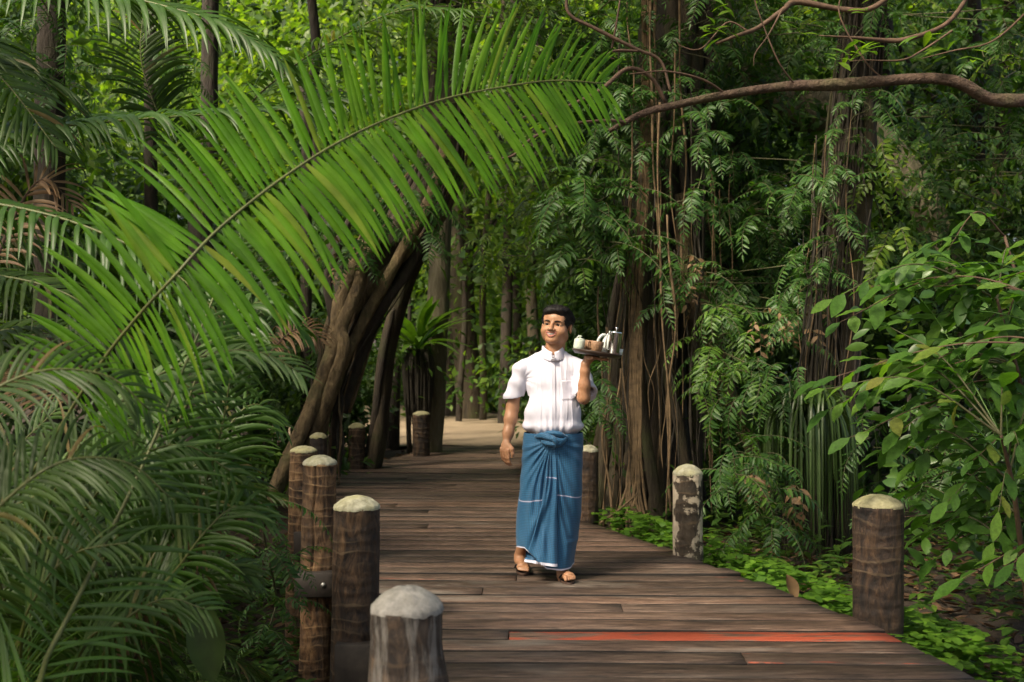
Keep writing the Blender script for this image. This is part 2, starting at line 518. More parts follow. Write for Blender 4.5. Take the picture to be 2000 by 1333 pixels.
def post_mat(name, stops, ring=0.5, patch=None, drip=False, ringcol=(0.36, 0.25, 0.14)):
    m, nt, bs, out = nmat(name)
    v = mapped(nt, (1.0, 1.0, 0.35), rand=True)
    n1 = noise_tex(nt, v, 17.0, 9.0, 0.74, 0.9)
    col = ramp(nt, n1, stops)
    vb = mapped(nt, (0.6, 0.6, 1.0), rand=True)
    w = node(nt, 'ShaderNodeTexWave', wave_type='BANDS', bands_direction='Z')
    w.inputs['Scale'].default_value = 4.6; w.inputs['Distortion'].default_value = 6.0
    w.inputs['Detail'].default_value = 3.0; w.inputs['Detail Scale'].default_value = 1.3
    nt.links.new(vb, w.inputs['Vector'])
    rings = ramp(nt, w.outputs[0], [(0.90, (0, 0, 0)), (0.985, (1, 1, 1))])
    brk = ramp(nt, noise_tex(nt, vb, 5.0, 3.0), [(0.40, (0, 0, 0)), (0.58, (1, 1, 1))])
    rf = mathn(nt, 'MULTIPLY', mathn(nt, 'MULTIPLY', rings, brk), ring)
    col = mixc(nt, rf, col, ringcol)
    vbig = mapped(nt, (1, 1, 0.8), rand=True)
    big = ramp(nt, noise_tex(nt, vbig, 3.0, 5.0, 0.6), [(0.38, (0.36, 0.34, 0.33)), (0.62, (1.25, 1.2, 1.15))])
    col = mixc(nt, 1.0, col, big, 'MULTIPLY')
    if patch:
        n4 = noise_tex(nt, mapped(nt, (1, 1, 0.8), rand=True), 7.5, 6.0, 0.6, 0.3)
        pf = ramp(nt, n4, [(patch, (0, 0, 0)), (patch + 0.035, (1, 1, 1))])
        col = mixc(nt, pf, col, mixc(nt, n1, (0.34, 0.25, 0.16), (0.80, 0.71, 0.55)))
    if drip:
        n5 = noise_tex(nt, mapped(nt, (1, 1, 0.14)), 19.0, 8.0, 0.68, 0.8)
        tc = nt.nodes.new('ShaderNodeTexCoord'); sp = nt.nodes.new('ShaderNodeSeparateXYZ')
        nt.links.new(tc.outputs['Object'], sp.inputs[0])
        hgt = node(nt, 'ShaderNodeMapRange'); hgt.inputs[1].default_value = -0.05; hgt.inputs[2].default_value = 0.62
        hgt.inputs[3].default_value = -0.16; hgt.inputs[4].default_value = 0.10
        nt.links.new(sp.outputs[2], hgt.inputs[0])
        df = ramp(nt, mathn(nt, 'ADD', n5, hgt.outputs[0]), [(0.585, (0, 0, 0)), (0.68, (1, 1, 1))])
        col = mixc(nt, mathn(nt, 'MULTIPLY', df, 0.85), col, mixc(nt, n1, (0.11, 0.10, 0.085), (0.30, 0.28, 0.25)))
    nt.links.new(col, bs.inputs['Base Color'])
    bs.inputs['Roughness'].default_value = 0.68
    h = mathn(nt, 'ADD', n1, mathn(nt, 'MULTIPLY', w.outputs[0], 0.15))
    bump(nt, bs, h, 1.0, 0.022)
    return m


M_POST = post_mat('palm_post_brown', [(0.36, (0.018, 0.010, 0.006)), (0.48, (0.125, 0.068, 0.032)), (0.68, (0.320, 0.195, 0.095))], 0.85, None, False, (0.44, 0.30, 0.16))
M_POST_D = post_mat('palm_post_dark', [(0.37, (0.008, 0.005, 0.004)), (0.5, (0.050, 0.029, 0.017)), (0.70, (0.170, 0.100, 0.050))], 0.6, None, False, (0.19, 0.14, 0.085))
M_POST_P = post_mat('palm_post_lichen', [(0.28, (0.022, 0.017, 0.012)), (0.5, (0.060, 0.045, 0.030)), (0.78, (0.15, 0.12, 0.085))], 0.2, 0.50)
M_POST_N = post_mat('palm_post_near', [(0.34, (0.008, 0.006, 0.005)), (0.5, (0.045, 0.032, 0.023)), (0.70, (0.17, 0.115, 0.07))], 0.15, None, True)


def cap_mat(name, c0, c1, lich=(0.36, 0.34, 0.14)):
    m, nt, bs, out = nmat(name)
    v = mapped(nt, (1, 1, 1), rand=True)
    n1 = noise_tex(nt, v, 26.0, 7.0, 0.7)
    col = ramp(nt, n1, [(0.3, c0), (0.62, c1)])
    n2 = noise_tex(nt, v, 6.0, 4.0, 0.6)
    col = mixc(nt, mathn(nt, 'MULTIPLY', ramp(nt, n2, [(0.45, (0, 0, 0)), (0.65, (1, 1, 1))]), 0.55), col, lich)
    nt.links.new(col, bs.inputs['Base Color'])
    bs.inputs['Roughness'].default_value = 0.9
    bump(nt, bs, n1, 0.7, 0.01)
    return m


M_CAP = cap_mat('mortar_cap', (0.20, 0.19, 0.13), (0.50, 0.48, 0.36))
M_CAP_G = cap_mat('mortar_cap_grey', (0.15, 0.145, 0.13), (0.36, 0.345, 0.31), (0.24, 0.225, 0.18))
M_CAP_Y = cap_mat('mortar_cap_lichen', (0.20, 0.18, 0.10), (0.42, 0.39, 0.24))

# ground
m, nt, bs, out = nmat('forest_soil')
v = mapped(nt, (1, 1, 1))
n1 = noise_tex(nt, v, 3.0, 8.0, 0.65)
c = ramp(nt, n1, [(0.3, (0.018, 0.012, 0.008)), (0.55, (0.045, 0.030, 0.019)), (0.8, (0.085, 0.058, 0.036))])
nt.links.new(c, bs.inputs['Base Color']); bs.inputs['Roughness'].default_value = 0.92
bump(nt, bs, noise_tex(nt, v, 22.0, 6.0, 0.65), 0.8, 0.03)
M_SOIL = m
m, nt, bs, out = nmat('sand')
v = mapped(nt, (1, 1, 1))
n1 = noise_tex(nt, v, 1.2, 8.0, 0.65)
c = ramp(nt, n1, [(0.3, (0.19, 0.140, 0.090)), (0.6, (0.29, 0.220, 0.145)), (0.8, (0.37, 0.290, 0.20))])
nt.links.new(c, bs.inputs['Base Color']); bs.inputs['Roughness'].default_value = 0.95
bump(nt, bs, noise_tex(nt, v, 14.0, 6.0, 0.65), 0.5, 0.02)
M_SAND = m
# ------------------------------------------------------------------ ground, sand, boardwalk
def ground_sheet():
    g = np.concatenate([-np.geomspace(14, 220, 16)[::-1], np.linspace(-13, 13, 105), np.geomspace(14, 220, 16)])
    gy = np.concatenate([-np.geomspace(3, 200, 12)[::-1], np.linspace(-2, 40, 150), np.geomspace(41, 320, 16)])
    X, Y = np.meshgrid(g, gy, indexing='ij')
    V = np.stack([X, Y, ground_z(X, Y)], -1).reshape(-1, 3)
    n, m = len(g), len(gy)
    i = np.arange(n - 1)[:, None] * m; j = np.arange(m - 1)[None, :]
    Q = np.stack([i + j, i + m + j, i + m + j + 1, i + j + 1], -1).reshape(-1, 4)
    o = ob('ground', mk_mesh('ground', V, Q), M_SOIL)
    tag(o, 'dark forest soil under the plants beside the boardwalk', None, None, 'structure')


ground_sheet()


def sand_sheet():
    us = np.linspace(0, 1, 60); vs = np.linspace(0, 1, 60)
    V = []
    for v in vs:
        y = 17.2 + v * 13.0
        lo = np.interp(y, [17.2, 19, 22, 25.5, 28, 30.2], [-2.0, -3.6, -4.9, -5.2, -4.6, -4.0])
        hi = np.interp(y, [17.2, 19, 22, 25.5, 28, 30.2], [1.6, 1.7, 1.4, 0.2, -1.2, -2.4])
        for u in us:
            x = lo + (hi - lo) * u + 0.25 * math.sin(3.1 * y + 5 * u) * (abs(u - 0.5) * 2) ** 3
            V.append((x, y, float(ground_z(x, y)) + 0.05 - 0.05 * (abs(u - 0.5) * 2) ** 8 + 0.012 * math.sin(5 * x) * math.sin(4 * y)))
    n = 60
    i = np.arange(n - 1)[:, None] * n; j = np.arange(n - 1)[None, :]
    Q = np.stack([i + j, i + j + 1, i + n + j + 1, i + n + j], -1).reshape(-1, 4)
    tag(ob('sand_path', mk_mesh('sand_path', np.array(V), Q), M_SAND), 'pale sandy path beyond the end of the boardwalk', None, None, 'structure')


sand_sheet()

boardwalk = bpy.data.objects.new('boardwalk', None)
COL.objects.link(boardwalk)
tag(boardwalk, 'weathered brown plank boardwalk bending away through the jungle', None, None, 'structure')


def plank_mesh(L, w, th, rng, tl, tr):
    """board along X centred on its middle: chamfered edges, uneven long sides, skewed ends"""
    n = max(6, int(L / 0.16))
    xs = np.linspace(-L / 2, L / 2, n + 1)
    e0 = 0.006 * np.array([mnoise.noise((x * 2.3 + rng.uniform(-.01, .01), w * 70, 1.7)) for x in xs])
    e1 = 0.006 * np.array([mnoise.noise((x * 2.1, w * 90, 8.7)) for x in xs])
    zt = 0.0035 * np.array([mnoise.noise((x * 1.7, w * 110, 4.4)) for x in xs])
    c = 0.0022
    sec = [(-w / 2, -th), (-w / 2, -c), (-w / 2 + c, 0.0), (w / 2 - c, 0.0), (w / 2, -c), (w / 2, -th)]
    V = []
    for k, x in enumerate(xs):
        for s, (y, z) in enumerate(sec):
            yy = y + (e0[k] if s < 3 else e1[k])
            sk = (tl if k == 0 else 0) * yy + (tr if k == n else 0) * yy
            V.append((x + sk, yy, z + (zt[k] if z > -th / 2 else 0)))
    Q = []
    m = 6
    for k in range(n):
        for s in range(m):
            a, b = k * m + s, k * m + (s + 1) % m
            Q.append((a, b, b + m, a + m))
    Q += [(0, 5, 4, 1), (1, 4, 3, 2)]
    e = n * m
    Q += [(e, e + 1, e + 4, e + 5), (e + 1, e + 2, e + 3, e + 4)]
    me = mk_mesh('plank', np.array(V), np.array(Q), None, False)
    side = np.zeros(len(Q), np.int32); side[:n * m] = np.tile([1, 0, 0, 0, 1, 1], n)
    return me, side


def build_deck():
    rng = np.random.default_rng(11)
    y = 3.05
    row = 0
    while y < 18.0:
        w = rng.uniform(0.19, 0.225)
        yc = y + w / 2
        tilt = -0.02 - 0.10 * float(smooth01(yc, 8.5, 15.5)) + rng.uniform(-0.006, 0.006)
        xl = float(edge_l(yc)) - rng.uniform(0.02, 0.09); xr = float(edge_r(yc)) + rng.uniform(0.0, 0.05)
        spans = [(xl, xr)]
        if rng.random() < 0.14 or abs(yc - 6.35) < 0.1:
            cut = xl + (xr - xl) * rng.uniform(0.3, 0.7)
            spans = [(xl, cut - 0.003), (cut + 0.003, xr)]
        if 5.60 < yc < 5.80: spans = [(xl, -.02), (-.014, xr)]
        if 5.25 < yc < 5.45: spans = [(xl, 1.07), (1.076, xr)]
        for k, (a, b) in enumerate(spans):
            mat = M_PLANK
            if 5.60 < yc < 5.80 and k == 1: mat = M_PLANK_RED
            elif 5.60 < yc < 5.80: mat = M_PLANK
            elif 5.25 < yc < 5.45 and k == 1: mat = M_PLANK_RED2
            elif 7.10 < yc < 7.30: mat = M_PLANK_RED2
            elif 6.90 < yc < 7.08: mat = M_PLANK_GREY
            elif 6.40 < yc < 6.6 and k == len(spans) - 1: mat = M_PLANK_GREY
            elif 9.25 < yc < 9.5: mat = M_PLANK_GREY
            elif rng.random() < 0.06: mat = M_PLANK_GREY
            tl = math.tan(math.atan2(float(edge_l(yc + .2) - edge_l(yc - .2)), 0.4)) + tilt
            tr = float(edge_r(yc + .2) - edge_r(yc - .2)) / 0.4 + tilt
            me, sd = plank_mesh(b - a, w - rng.uniform(0.024, 0.040), 0.045, rng, tl * 0.9 if k == 0 else 0, tr * 0.9 if k == len(spans) - 1 else 0)
            o = ob('plank', me, mat, boardwalk)
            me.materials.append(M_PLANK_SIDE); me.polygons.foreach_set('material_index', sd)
            xm = 0.5 * (a + b); xc = 0.5 * (xl + xr)
            o.location = (xm, yc + (xm - xc) * math.tan(tilt), rng.uniform(-0.005, 0.003))
            o.rotation_euler = (rng.uniform(-0.012, 0.012), rng.uniform(-0.0015, 0.0015), tilt)
        y += w
        row += 1
    # bearers under the planks
    for off in (0.25, 0.75):
        ys = np.linspace(3.2, 17.8, 30)
        P = np.stack([edge_l(ys) + (edge_r(ys) - edge_l(ys)) * off, ys, np.full(30, -0.15)], -1)
        V, Q, T = tube(P, 0.075, 4)
        ob('joist', mk_mesh('joist', V, Q, T, False), M_BEAM, boardwalk)
    for f, s in ((edge_l, 0.10), (edge_r, -0.10)):
        ys = np.linspace(3.2, 17.8, 40)
        P = np.stack([f(ys) + s, ys, np.full(40, -0.15)], -1)
        V, Q, T = tube(P, 0.085, 4)
        ob('edge_beam', mk_mesh('edge_beam', V, Q, T, False), M_BEAM, boardwalk)


build_deck()


# ------------------------------------------------------------------ posts
def post(px, top, Y, dia, label, mat, cmat, bottom, flare=0.0, lean=0.0, seed=1.0, beam=None, crack=False, cap_h=0.36):
    c = W(px, top, Y)
    ztop = c[2]
    r = dia / 2
    caph = r * cap_h * 1.5
    zc = ztop - caph
    base = (c[0], Y, bottom)
    t = thing('wooden_post', base, label, 'post', 'mortar-capped posts along the boardwalk')
    H = zc - bottom
    n, m = 100, max(30, int(H / 0.014))
    a = np.linspace(0, 2 * math.pi, n, endpoint=False)
    zz = np.linspace(0, H, m)
    V = np.zeros((m, n, 3))
    for i, z in enumerate(zz):
        ring = 0.010 * (((z / 0.072 + seed) % 1.0) - 0.5)
        for j in range(n):
            ca, sa = math.cos(a[j]), math.sin(a[j])
            q = mnoise.noise((ca * 1.3 + seed, sa * 1.3, z * 2.0)) * 0.055 + mnoise.noise((ca * 4 + seed, sa * 4, z * 7)) * 0.030 + mnoise.noise((ca * 11 + seed, sa * 11, z * 5)) * 0.014
            zj = z + 0.012 * mnoise.noise((ca * 1.5, sa * 1.5 + seed, z * 3))
            rp = zj + 0.03 * mnoise.noise((seed * 3, 0.5, zj * 6)); rg = 0.005 * (((rp / 0.062 + seed) % 1.0) ** 2 - 0.33) * (0.5 + 0.9 * abs(mnoise.noise((seed, ca, z * 5))))
            fl = flare * max(0.0, 1 - z / max(H * 0.85, 0.01)) ** 1.3 * (0.3 + 0.7 * max(0.0, ca))
            cr = 0
            if crack:
                ac = -1.75 + 0.22 * mnoise.noise((z * 4.0, seed, 0.3))
                dd = abs((a[j] - 2 * math.pi - ac + math.pi) % (2 * math.pi) - math.pi)
                if dd < 0.07 and z > H * 0.45: cr = -0.16 * (1 - dd / 0.07) ** .5
            rr = r * (1 + q + rg + cr) + fl
            V[i, j] = (rr * ca + lean * (z - H), rr * sa, z)
    i = np.arange(m - 1)[:, None] * n; j = np.arange(n)[None, :]; j2 = (j + 1) % n
    Q = np.stack([i + j, i + j2, i + n + j2, i + n + j], -1).reshape(-1, 4)
    V = np.vstack([V.reshape(-1, 3), [(0, 0, H + 0.004)]])
    T = np.stack([np.full(n, m * n), (m - 1) * n + np.arange(n), (m - 1) * n + (np.arange(n) + 1) % n], -1)
    ob('shaft', mk_mesh('shaft', V, Q, T), mat, t)
    # mortar cap: a low dome with a ragged lip
    k = 14
    prof = []
    Vc = []
    for u in np.linspace(0, 1, k):
        for q in a:
            ca, sa = math.cos(q), math.sin(q)
            lip = 0.05 * mnoise.noise((ca * 2.2 + seed * 5, sa * 2.2, 2.0)) + 0.05 * mnoise.noise((ca * 6 + seed, sa * 6, 2.0))
            if u < 0.12:
                rad = r * (1.015 + 0.02 * mnoise.noise((ca * 3, sa * 3, seed))); z = -0.008 + lip * r * 1.1 + u / 0.12 * 0.012
            else:
                q1 = 1 - (u - 0.12) / 0.88
                rad = r * 1.025 * q1 ** 0.8; z = 0.006 + (caph - 0.006) * (1 - (q1 ** 0.8) ** 2.3)
            nzv = 0.0045 * mnoise.noise((ca * rad * 34 + seed, sa * rad * 34, 3.0)) * (dia / 0.24)
            Vc.append((rad * ca, rad * sa, H + z + nzv * (1 if u > 0.2 else 0.3)))
    i = np.arange(k - 1)[:, None] * n
    Qc = np.stack([i + j, i + j2, i + n + j2, i + n + j], -1).reshape(-1, 4)
    ob('mortar_cap', mk_mesh('mortar_cap', np.array(Vc), Qc), cmat, t)
    if beam:
        x0, x1, z0, z1, bolt = beam            # relative to the post axis, world z
        A = Acc()
        V, Qb = box((x0, -r - 0.055, z0 - bottom), (x1, -r + 0.05, z1 - bottom))
        bm = bmesh.new(); mm = mk_mesh('bearer_block', V, Qb, None, False); bm.from_mesh(mm)
        bmesh.ops.recalc_face_normals(bm, faces=bm.faces[:]); bmesh.ops.bevel(bm, geom=bm.edges[:], offset=0.006, offset_type='OFFSET', segments=1, profile=0.5, affect='EDGES'); bm.to_mesh(mm); bm.free()
        b = ob('bearer_block', mm, M_BEAM, t)
        if bolt:
            V, Qq, T = lathe([(0.014, 0), (0.018, 0.003), (0.016, 0.009), (0.009, 0.014), (0.002, 0.0155)], 16)
            R = np.array(Matrix.Rotation(math.radians(90), 3, 'X'))
            V = V @ R.T + np.array([bolt[0], -r - 0.054, bolt[1] - bottom])
            ob('bolt', mk_mesh('bolt', V, Qq, T), M_BOLT, b)
    return t


post(795, 1145, 3.72, 0.236, 'dark stump-like post with grey mortar running down its side, nearest in the picture', M_POST_N, M_CAP_G, -0.25, 0.22, 0.0, 1.3, cap_h=0.40)
post(697, 968, 5.9, 0.238, 'dark ringed palm-wood post with pale domed cap, beside the stump-like post', M_POST_D, M_CAP, -1.1, 0.02, 0.02, 2.1, beam=(-0.09, 0.42, -0.42, -0.06, None), cap_h=0.33)
post(625, 889, 7.65, 0.228, 'tall cracked tan palm-wood post with bolted wooden block', M_POST, M_CAP, -1.2, 0.0, 0.02, 3.7, beam=(-0.14, 0.13, -0.20, -0.035, (0.05, -0.115)), crack=True, cap_h=0.32)
post(593, 871, 9.1, 0.214, 'brown post with flat lichen cap standing behind the cracked tan post', M_POST, M_CAP_Y, -1.2, 0.0, 0.03, 5.2, beam=(-0.05, 0.12, -0.21, 0.0, None), cap_h=0.26)
post(622, 845, 11.2, 0.171, 'small dark post at the foot of the leaning fig trunk', M_POST_D, M_CAP_Y, -0.9, 0.0, 0.0, 6.1)
post(697, 826, 13.9, 0.205, 'mottled post between the leaning fig and the slim dark trunk', M_POST_D, M_CAP_Y, -0.5, 0.0, 0.0, 7.4)
post(823, 803, 15.6, 0.235, 'reddish brown post beside the sand path and the fern-bearing trunk', M_POST_D, M_CAP_Y, -0.3, 0.0, 0.0, 8.8, cap_h=0.26)
post(1150, 869, 9.62, 0.160, 'post half hidden behind the walking man', M_POST_D, M_CAP, -0.6, 0.0, 0.0, 9.9, cap_h=0.42)
post(1343, 907, 8.0, 0.208, 'dark post with flaking cream patches on its bark', M_POST_P, M_CAP, -0.6, 0.01, 0.0, 11.3, cap_h=0.42)
post(1715, 966, 6.12, 0.262, 'thick dark reddish post with lichen cap beside the red painted plank', M_POST_D, M_CAP_Y, -0.6, 0.0, 0.0, 12.7, cap_h=0.30)
# ------------------------------------------------------------------ the walking man
MY = 7.15
MX = 80.0 / FPX * MY


def mp(px, py, dy=0.0):
    p = W(px, py, MY + dy)
    return np.array([p[0] - MX, dy, p[2]])


class Field:
    """signed distances on a rectilinear grid (finer where wanted), meshed as surface nets"""
    def __init__(s, xs, ys, zs):
        s.a = [np.asarray(v, np.float32) for v in (xs, ys, zs)]
        s.d = np.full([len(v) for v in s.a], 0.2, np.float32)
    def sl(s, lo, hi):
        out = []
        for v, a, b in zip(s.a, lo, hi):
            i, j = np.searchsorted(v, a), np.searchsorted(v, b)
            out.append(slice(max(0, i - 1), min(len(v), j + 1)))
        X = s.a[0][out[0]][:, None, None]; Y = s.a[1][out[1]][None, :, None]; Z = s.a[2][out[2]][None, None, :]
        return tuple(out), X, Y, Z
    def put(s, sl, v, k, op):
        d = s.d[sl]
        if op == 'add':
            h = np.clip(0.5 + 0.5 * (d - v) / k, 0, 1)
            s.d[sl] = d * (1 - h) + v * h - k * h * (1 - h)
        elif op == 'sub':
            h = np.clip(0.5 - 0.5 * (d + v) / k, 0, 1)
            s.d[sl] = d * (1 - h) - v * h + k * h * (1 - h)
    def ell(s, c, r, R=None, k=0.012, op='add'):
        c = np.asarray(c, float); r = np.asarray(r, float); m = r.max() + 2.5 * k + 0.004
        sl, X, Y, Z = s.sl(c - m, c + m)
        x, y, z = X - c[0], Y - c[1], Z - c[2]
        if R is not None:
            x, y, z = (R[0, 0] * x + R[1, 0] * y + R[2, 0] * z, R[0, 1] * x + R[1, 1] * y + R[2, 1] * z, R[0, 2] * x + R[1, 2] * y + R[2, 2] * z)
        k0 = np.sqrt((x / r[0]) ** 2 + (y / r[1]) ** 2 + (z / r[2]) ** 2)
        k1 = np.sqrt((x / r[0] ** 2) ** 2 + (y / r[1] ** 2) ** 2 + (z / r[2] ** 2) ** 2) + 1e-9
        s.put(sl, (k0 * (k0 - 1.0) / k1).astype(np.float32), k, op)
    def cap(s, a, b, ra, rb=None, k=0.012, op='add'):
        a = np.asarray(a, float); b = np.asarray(b, float); rb = ra if rb is None else rb
        m = max(ra, rb) + 2.5 * k + 0.004
        sl, X, Y, Z = s.sl(np.minimum(a, b) - m, np.maximum(a, b) + m)
        ab = b - a; L = ab @ ab + 1e-12
        t = np.clip(((X - a[0]) * ab[0] + (Y - a[1]) * ab[1] + (Z - a[2]) * ab[2]) / L, 0, 1)
        v = np.sqrt((X - a[0] - t * ab[0]) ** 2 + (Y - a[1] - t * ab[1]) ** 2 + (Z - a[2] - t * ab[2]) ** 2) - (ra + (rb - ra) * t)
        s.put(sl, v.astype(np.float32), k, op)
    def chain(s, P, R, k=0.010, op='add'):
        for i in range(len(P) - 1): s.cap(P[i], P[i + 1], R[i], R[i + 1], k, op)
    def mesh(s):
        d = s.d; ins = d < 0
        nx, ny, nz = d.shape
        cnt = np.zeros((nx - 1, ny - 1, nz - 1), np.int8)
        for i in (0, 1):
            for j in (0, 1):
                for l in (0, 1):
                    cnt += ins[i:nx - 1 + i, j:ny - 1 + j, l:nz - 1 + l]
        act = (cnt > 0) & (cnt < 8)
        I, J, K = np.nonzero(act)
        idx = np.full(act.shape, -1, np.int32); idx[I, J, K] = np.arange(len(I))
        acc = np.zeros((len(I), 3)); num = np.zeros(len(I))
        cor = [(i, j, l) for i in (0, 1) for j in (0, 1) for l in (0, 1)]
        for a in cor:
            for b in cor:
                if sum(abs(p - q) for p, q in zip(a, b)) != 1 or a > b: continue
                da = d[I + a[0], J + a[1], K + a[2]]; db = d[I + b[0], J + b[1], K + b[2]]
                cr = (da < 0) != (db < 0)
                t = np.where(cr, da / np.where(cr, da - db, 1), 0)
                for ax, (q, g) in enumerate(zip((I, J, K), s.a)):
                    pa = g[q + a[ax]]; pb = g[q + b[ax]]
                    acc[:, ax] += np.where(cr, pa + (pb - pa) * t, 0)
                num += cr
        V = acc / num[:, None]
        Qs = []
        for ax in range(3):
            sl0 = [slice(1, -1)] * 3; sl1 = [slice(1, -1)] * 3
            sl0[ax] = slice(0, -1); sl1[ax] = slice(1, None)
            A, B = ins[tuple(sl0)], ins[tuple(sl1)]
            for flip, msk in ((False, A & ~B), (True, ~A & B)):
                p = np.nonzero(msk)
                p = [q + (0 if x == ax else 1) for x, q in enumerate(p)]
                u, w = [x for x in range(3) if x != ax]
                def cell(du, dw):
                    q = [v.copy() for v in p]; q[u] = q[u] - du; q[w] = q[w] - dw
                    return idx[q[0], q[1], q[2]]
                quad = np.stack([cell(1, 1), cell(0, 1), cell(0, 0), cell(1, 0)], -1)
                if flip != (ax == 1): quad = quad[:, ::-1]
                Qs.append(quad)
        Q = np.concatenate(Qs)
        return V, Q[(Q >= 0).all(1)]


def axis(*seg):
    out = []
    for lo, hi, st in seg:
        n = max(1, int(round((hi - lo) / st)))
        out.append(np.linspace(lo, hi, n, endpoint=False))
    out.append([seg[-1][1]])
    return np.concatenate(out)


def fixn(V, Q):
    """make the faces look outward (sign of the volume)"""
    a, b, c = V[Q[:, 0]], V[Q[:, 1]], V[Q[:, 2]]
    vol = np.einsum('ij,ij->i', a, np.cross(b, c)).sum()
    return Q if vol > 0 else Q[:, ::-1]


def vnorm(V, Q):
    n = np.cross(V[Q[:, 2]] - V[Q[:, 0]], V[Q[:, 3]] - V[Q[:, 1]])
    N = np.zeros_like(V)
    for k in range(4): np.add.at(N, Q[:, k], n)
    return unit(N)


# skin
m, nt, bs, out = nmat('skin')
v = mapped(nt, (1, 1, 1))
n1 = noise_tex(nt, v, 28.0, 4.0)
nt.links.new(ramp(nt, n1, [(0.3, (0.335, 0.165, 0.088)), (0.7, (0.425, 0.220, 0.122))]), bs.inputs['Base Color'])
bs.inputs['Roughness'].default_value = 0.46
bs.inputs['Subsurface Weight'].default_value = 0.12
bs.inputs['Subsurface Radius'].default_value = (0.02, 0.008, 0.004)
bs.inputs['Subsurface Scale'].default_value = 0.5
M_SKIN = m
M_LIP = plain_mat('lips', (0.42, 0.15, 0.115), 0.42)
M_NAIL = plain_mat('nails', (0.62, 0.40, 0.30), 0.3)
M_TEETH = plain_mat('teeth', (0.86, 0.83, 0.76), 0.25)
M_EYE = plain_mat('eye_white', (0.70, 0.67, 0.63), 0.15)
M_IRIS = plain_mat('iris', (0.012, 0.007, 0.005), 0.08)
M_HAIR = plain_mat('black_hair', (0.010, 0.008, 0.008), 0.62, spec=0.3, var=0.5, vscale=60, bumps=0.3, bdist=0.004)

HC = mp(1087.0, 638)
HR = np.array(Matrix.Rotation(math.radians(5.5), 3, 'Y') @ Matrix.Rotation(math.radians(-22), 3, 'Z') @ Matrix.Rotation(math.radians(-2), 3, 'X'))
HS = 1.0
HV = np.array([1.15, 1.05, 0.945])


def hl(x, y, z):
    """head-local (x to the picture's right, y back, z up) to the man's coordinates"""
    return HC + HR @ (np.array([x, y, z]) * HV)


ELB_R, WR_R = mp(1001, 797, 0.035), mp(990, 862, -0.02)
SH_R, SH_L = mp(1013, 722, 0.005), mp(1141, 722, 0.0)
ELB_L, WR_L = mp(1140, 777, -0.17), mp(1143, 712, -0.195)
ANK_R = mp(1015, 1090, 0.26)
ANK_L = mp(1098, 1122, -0.06)


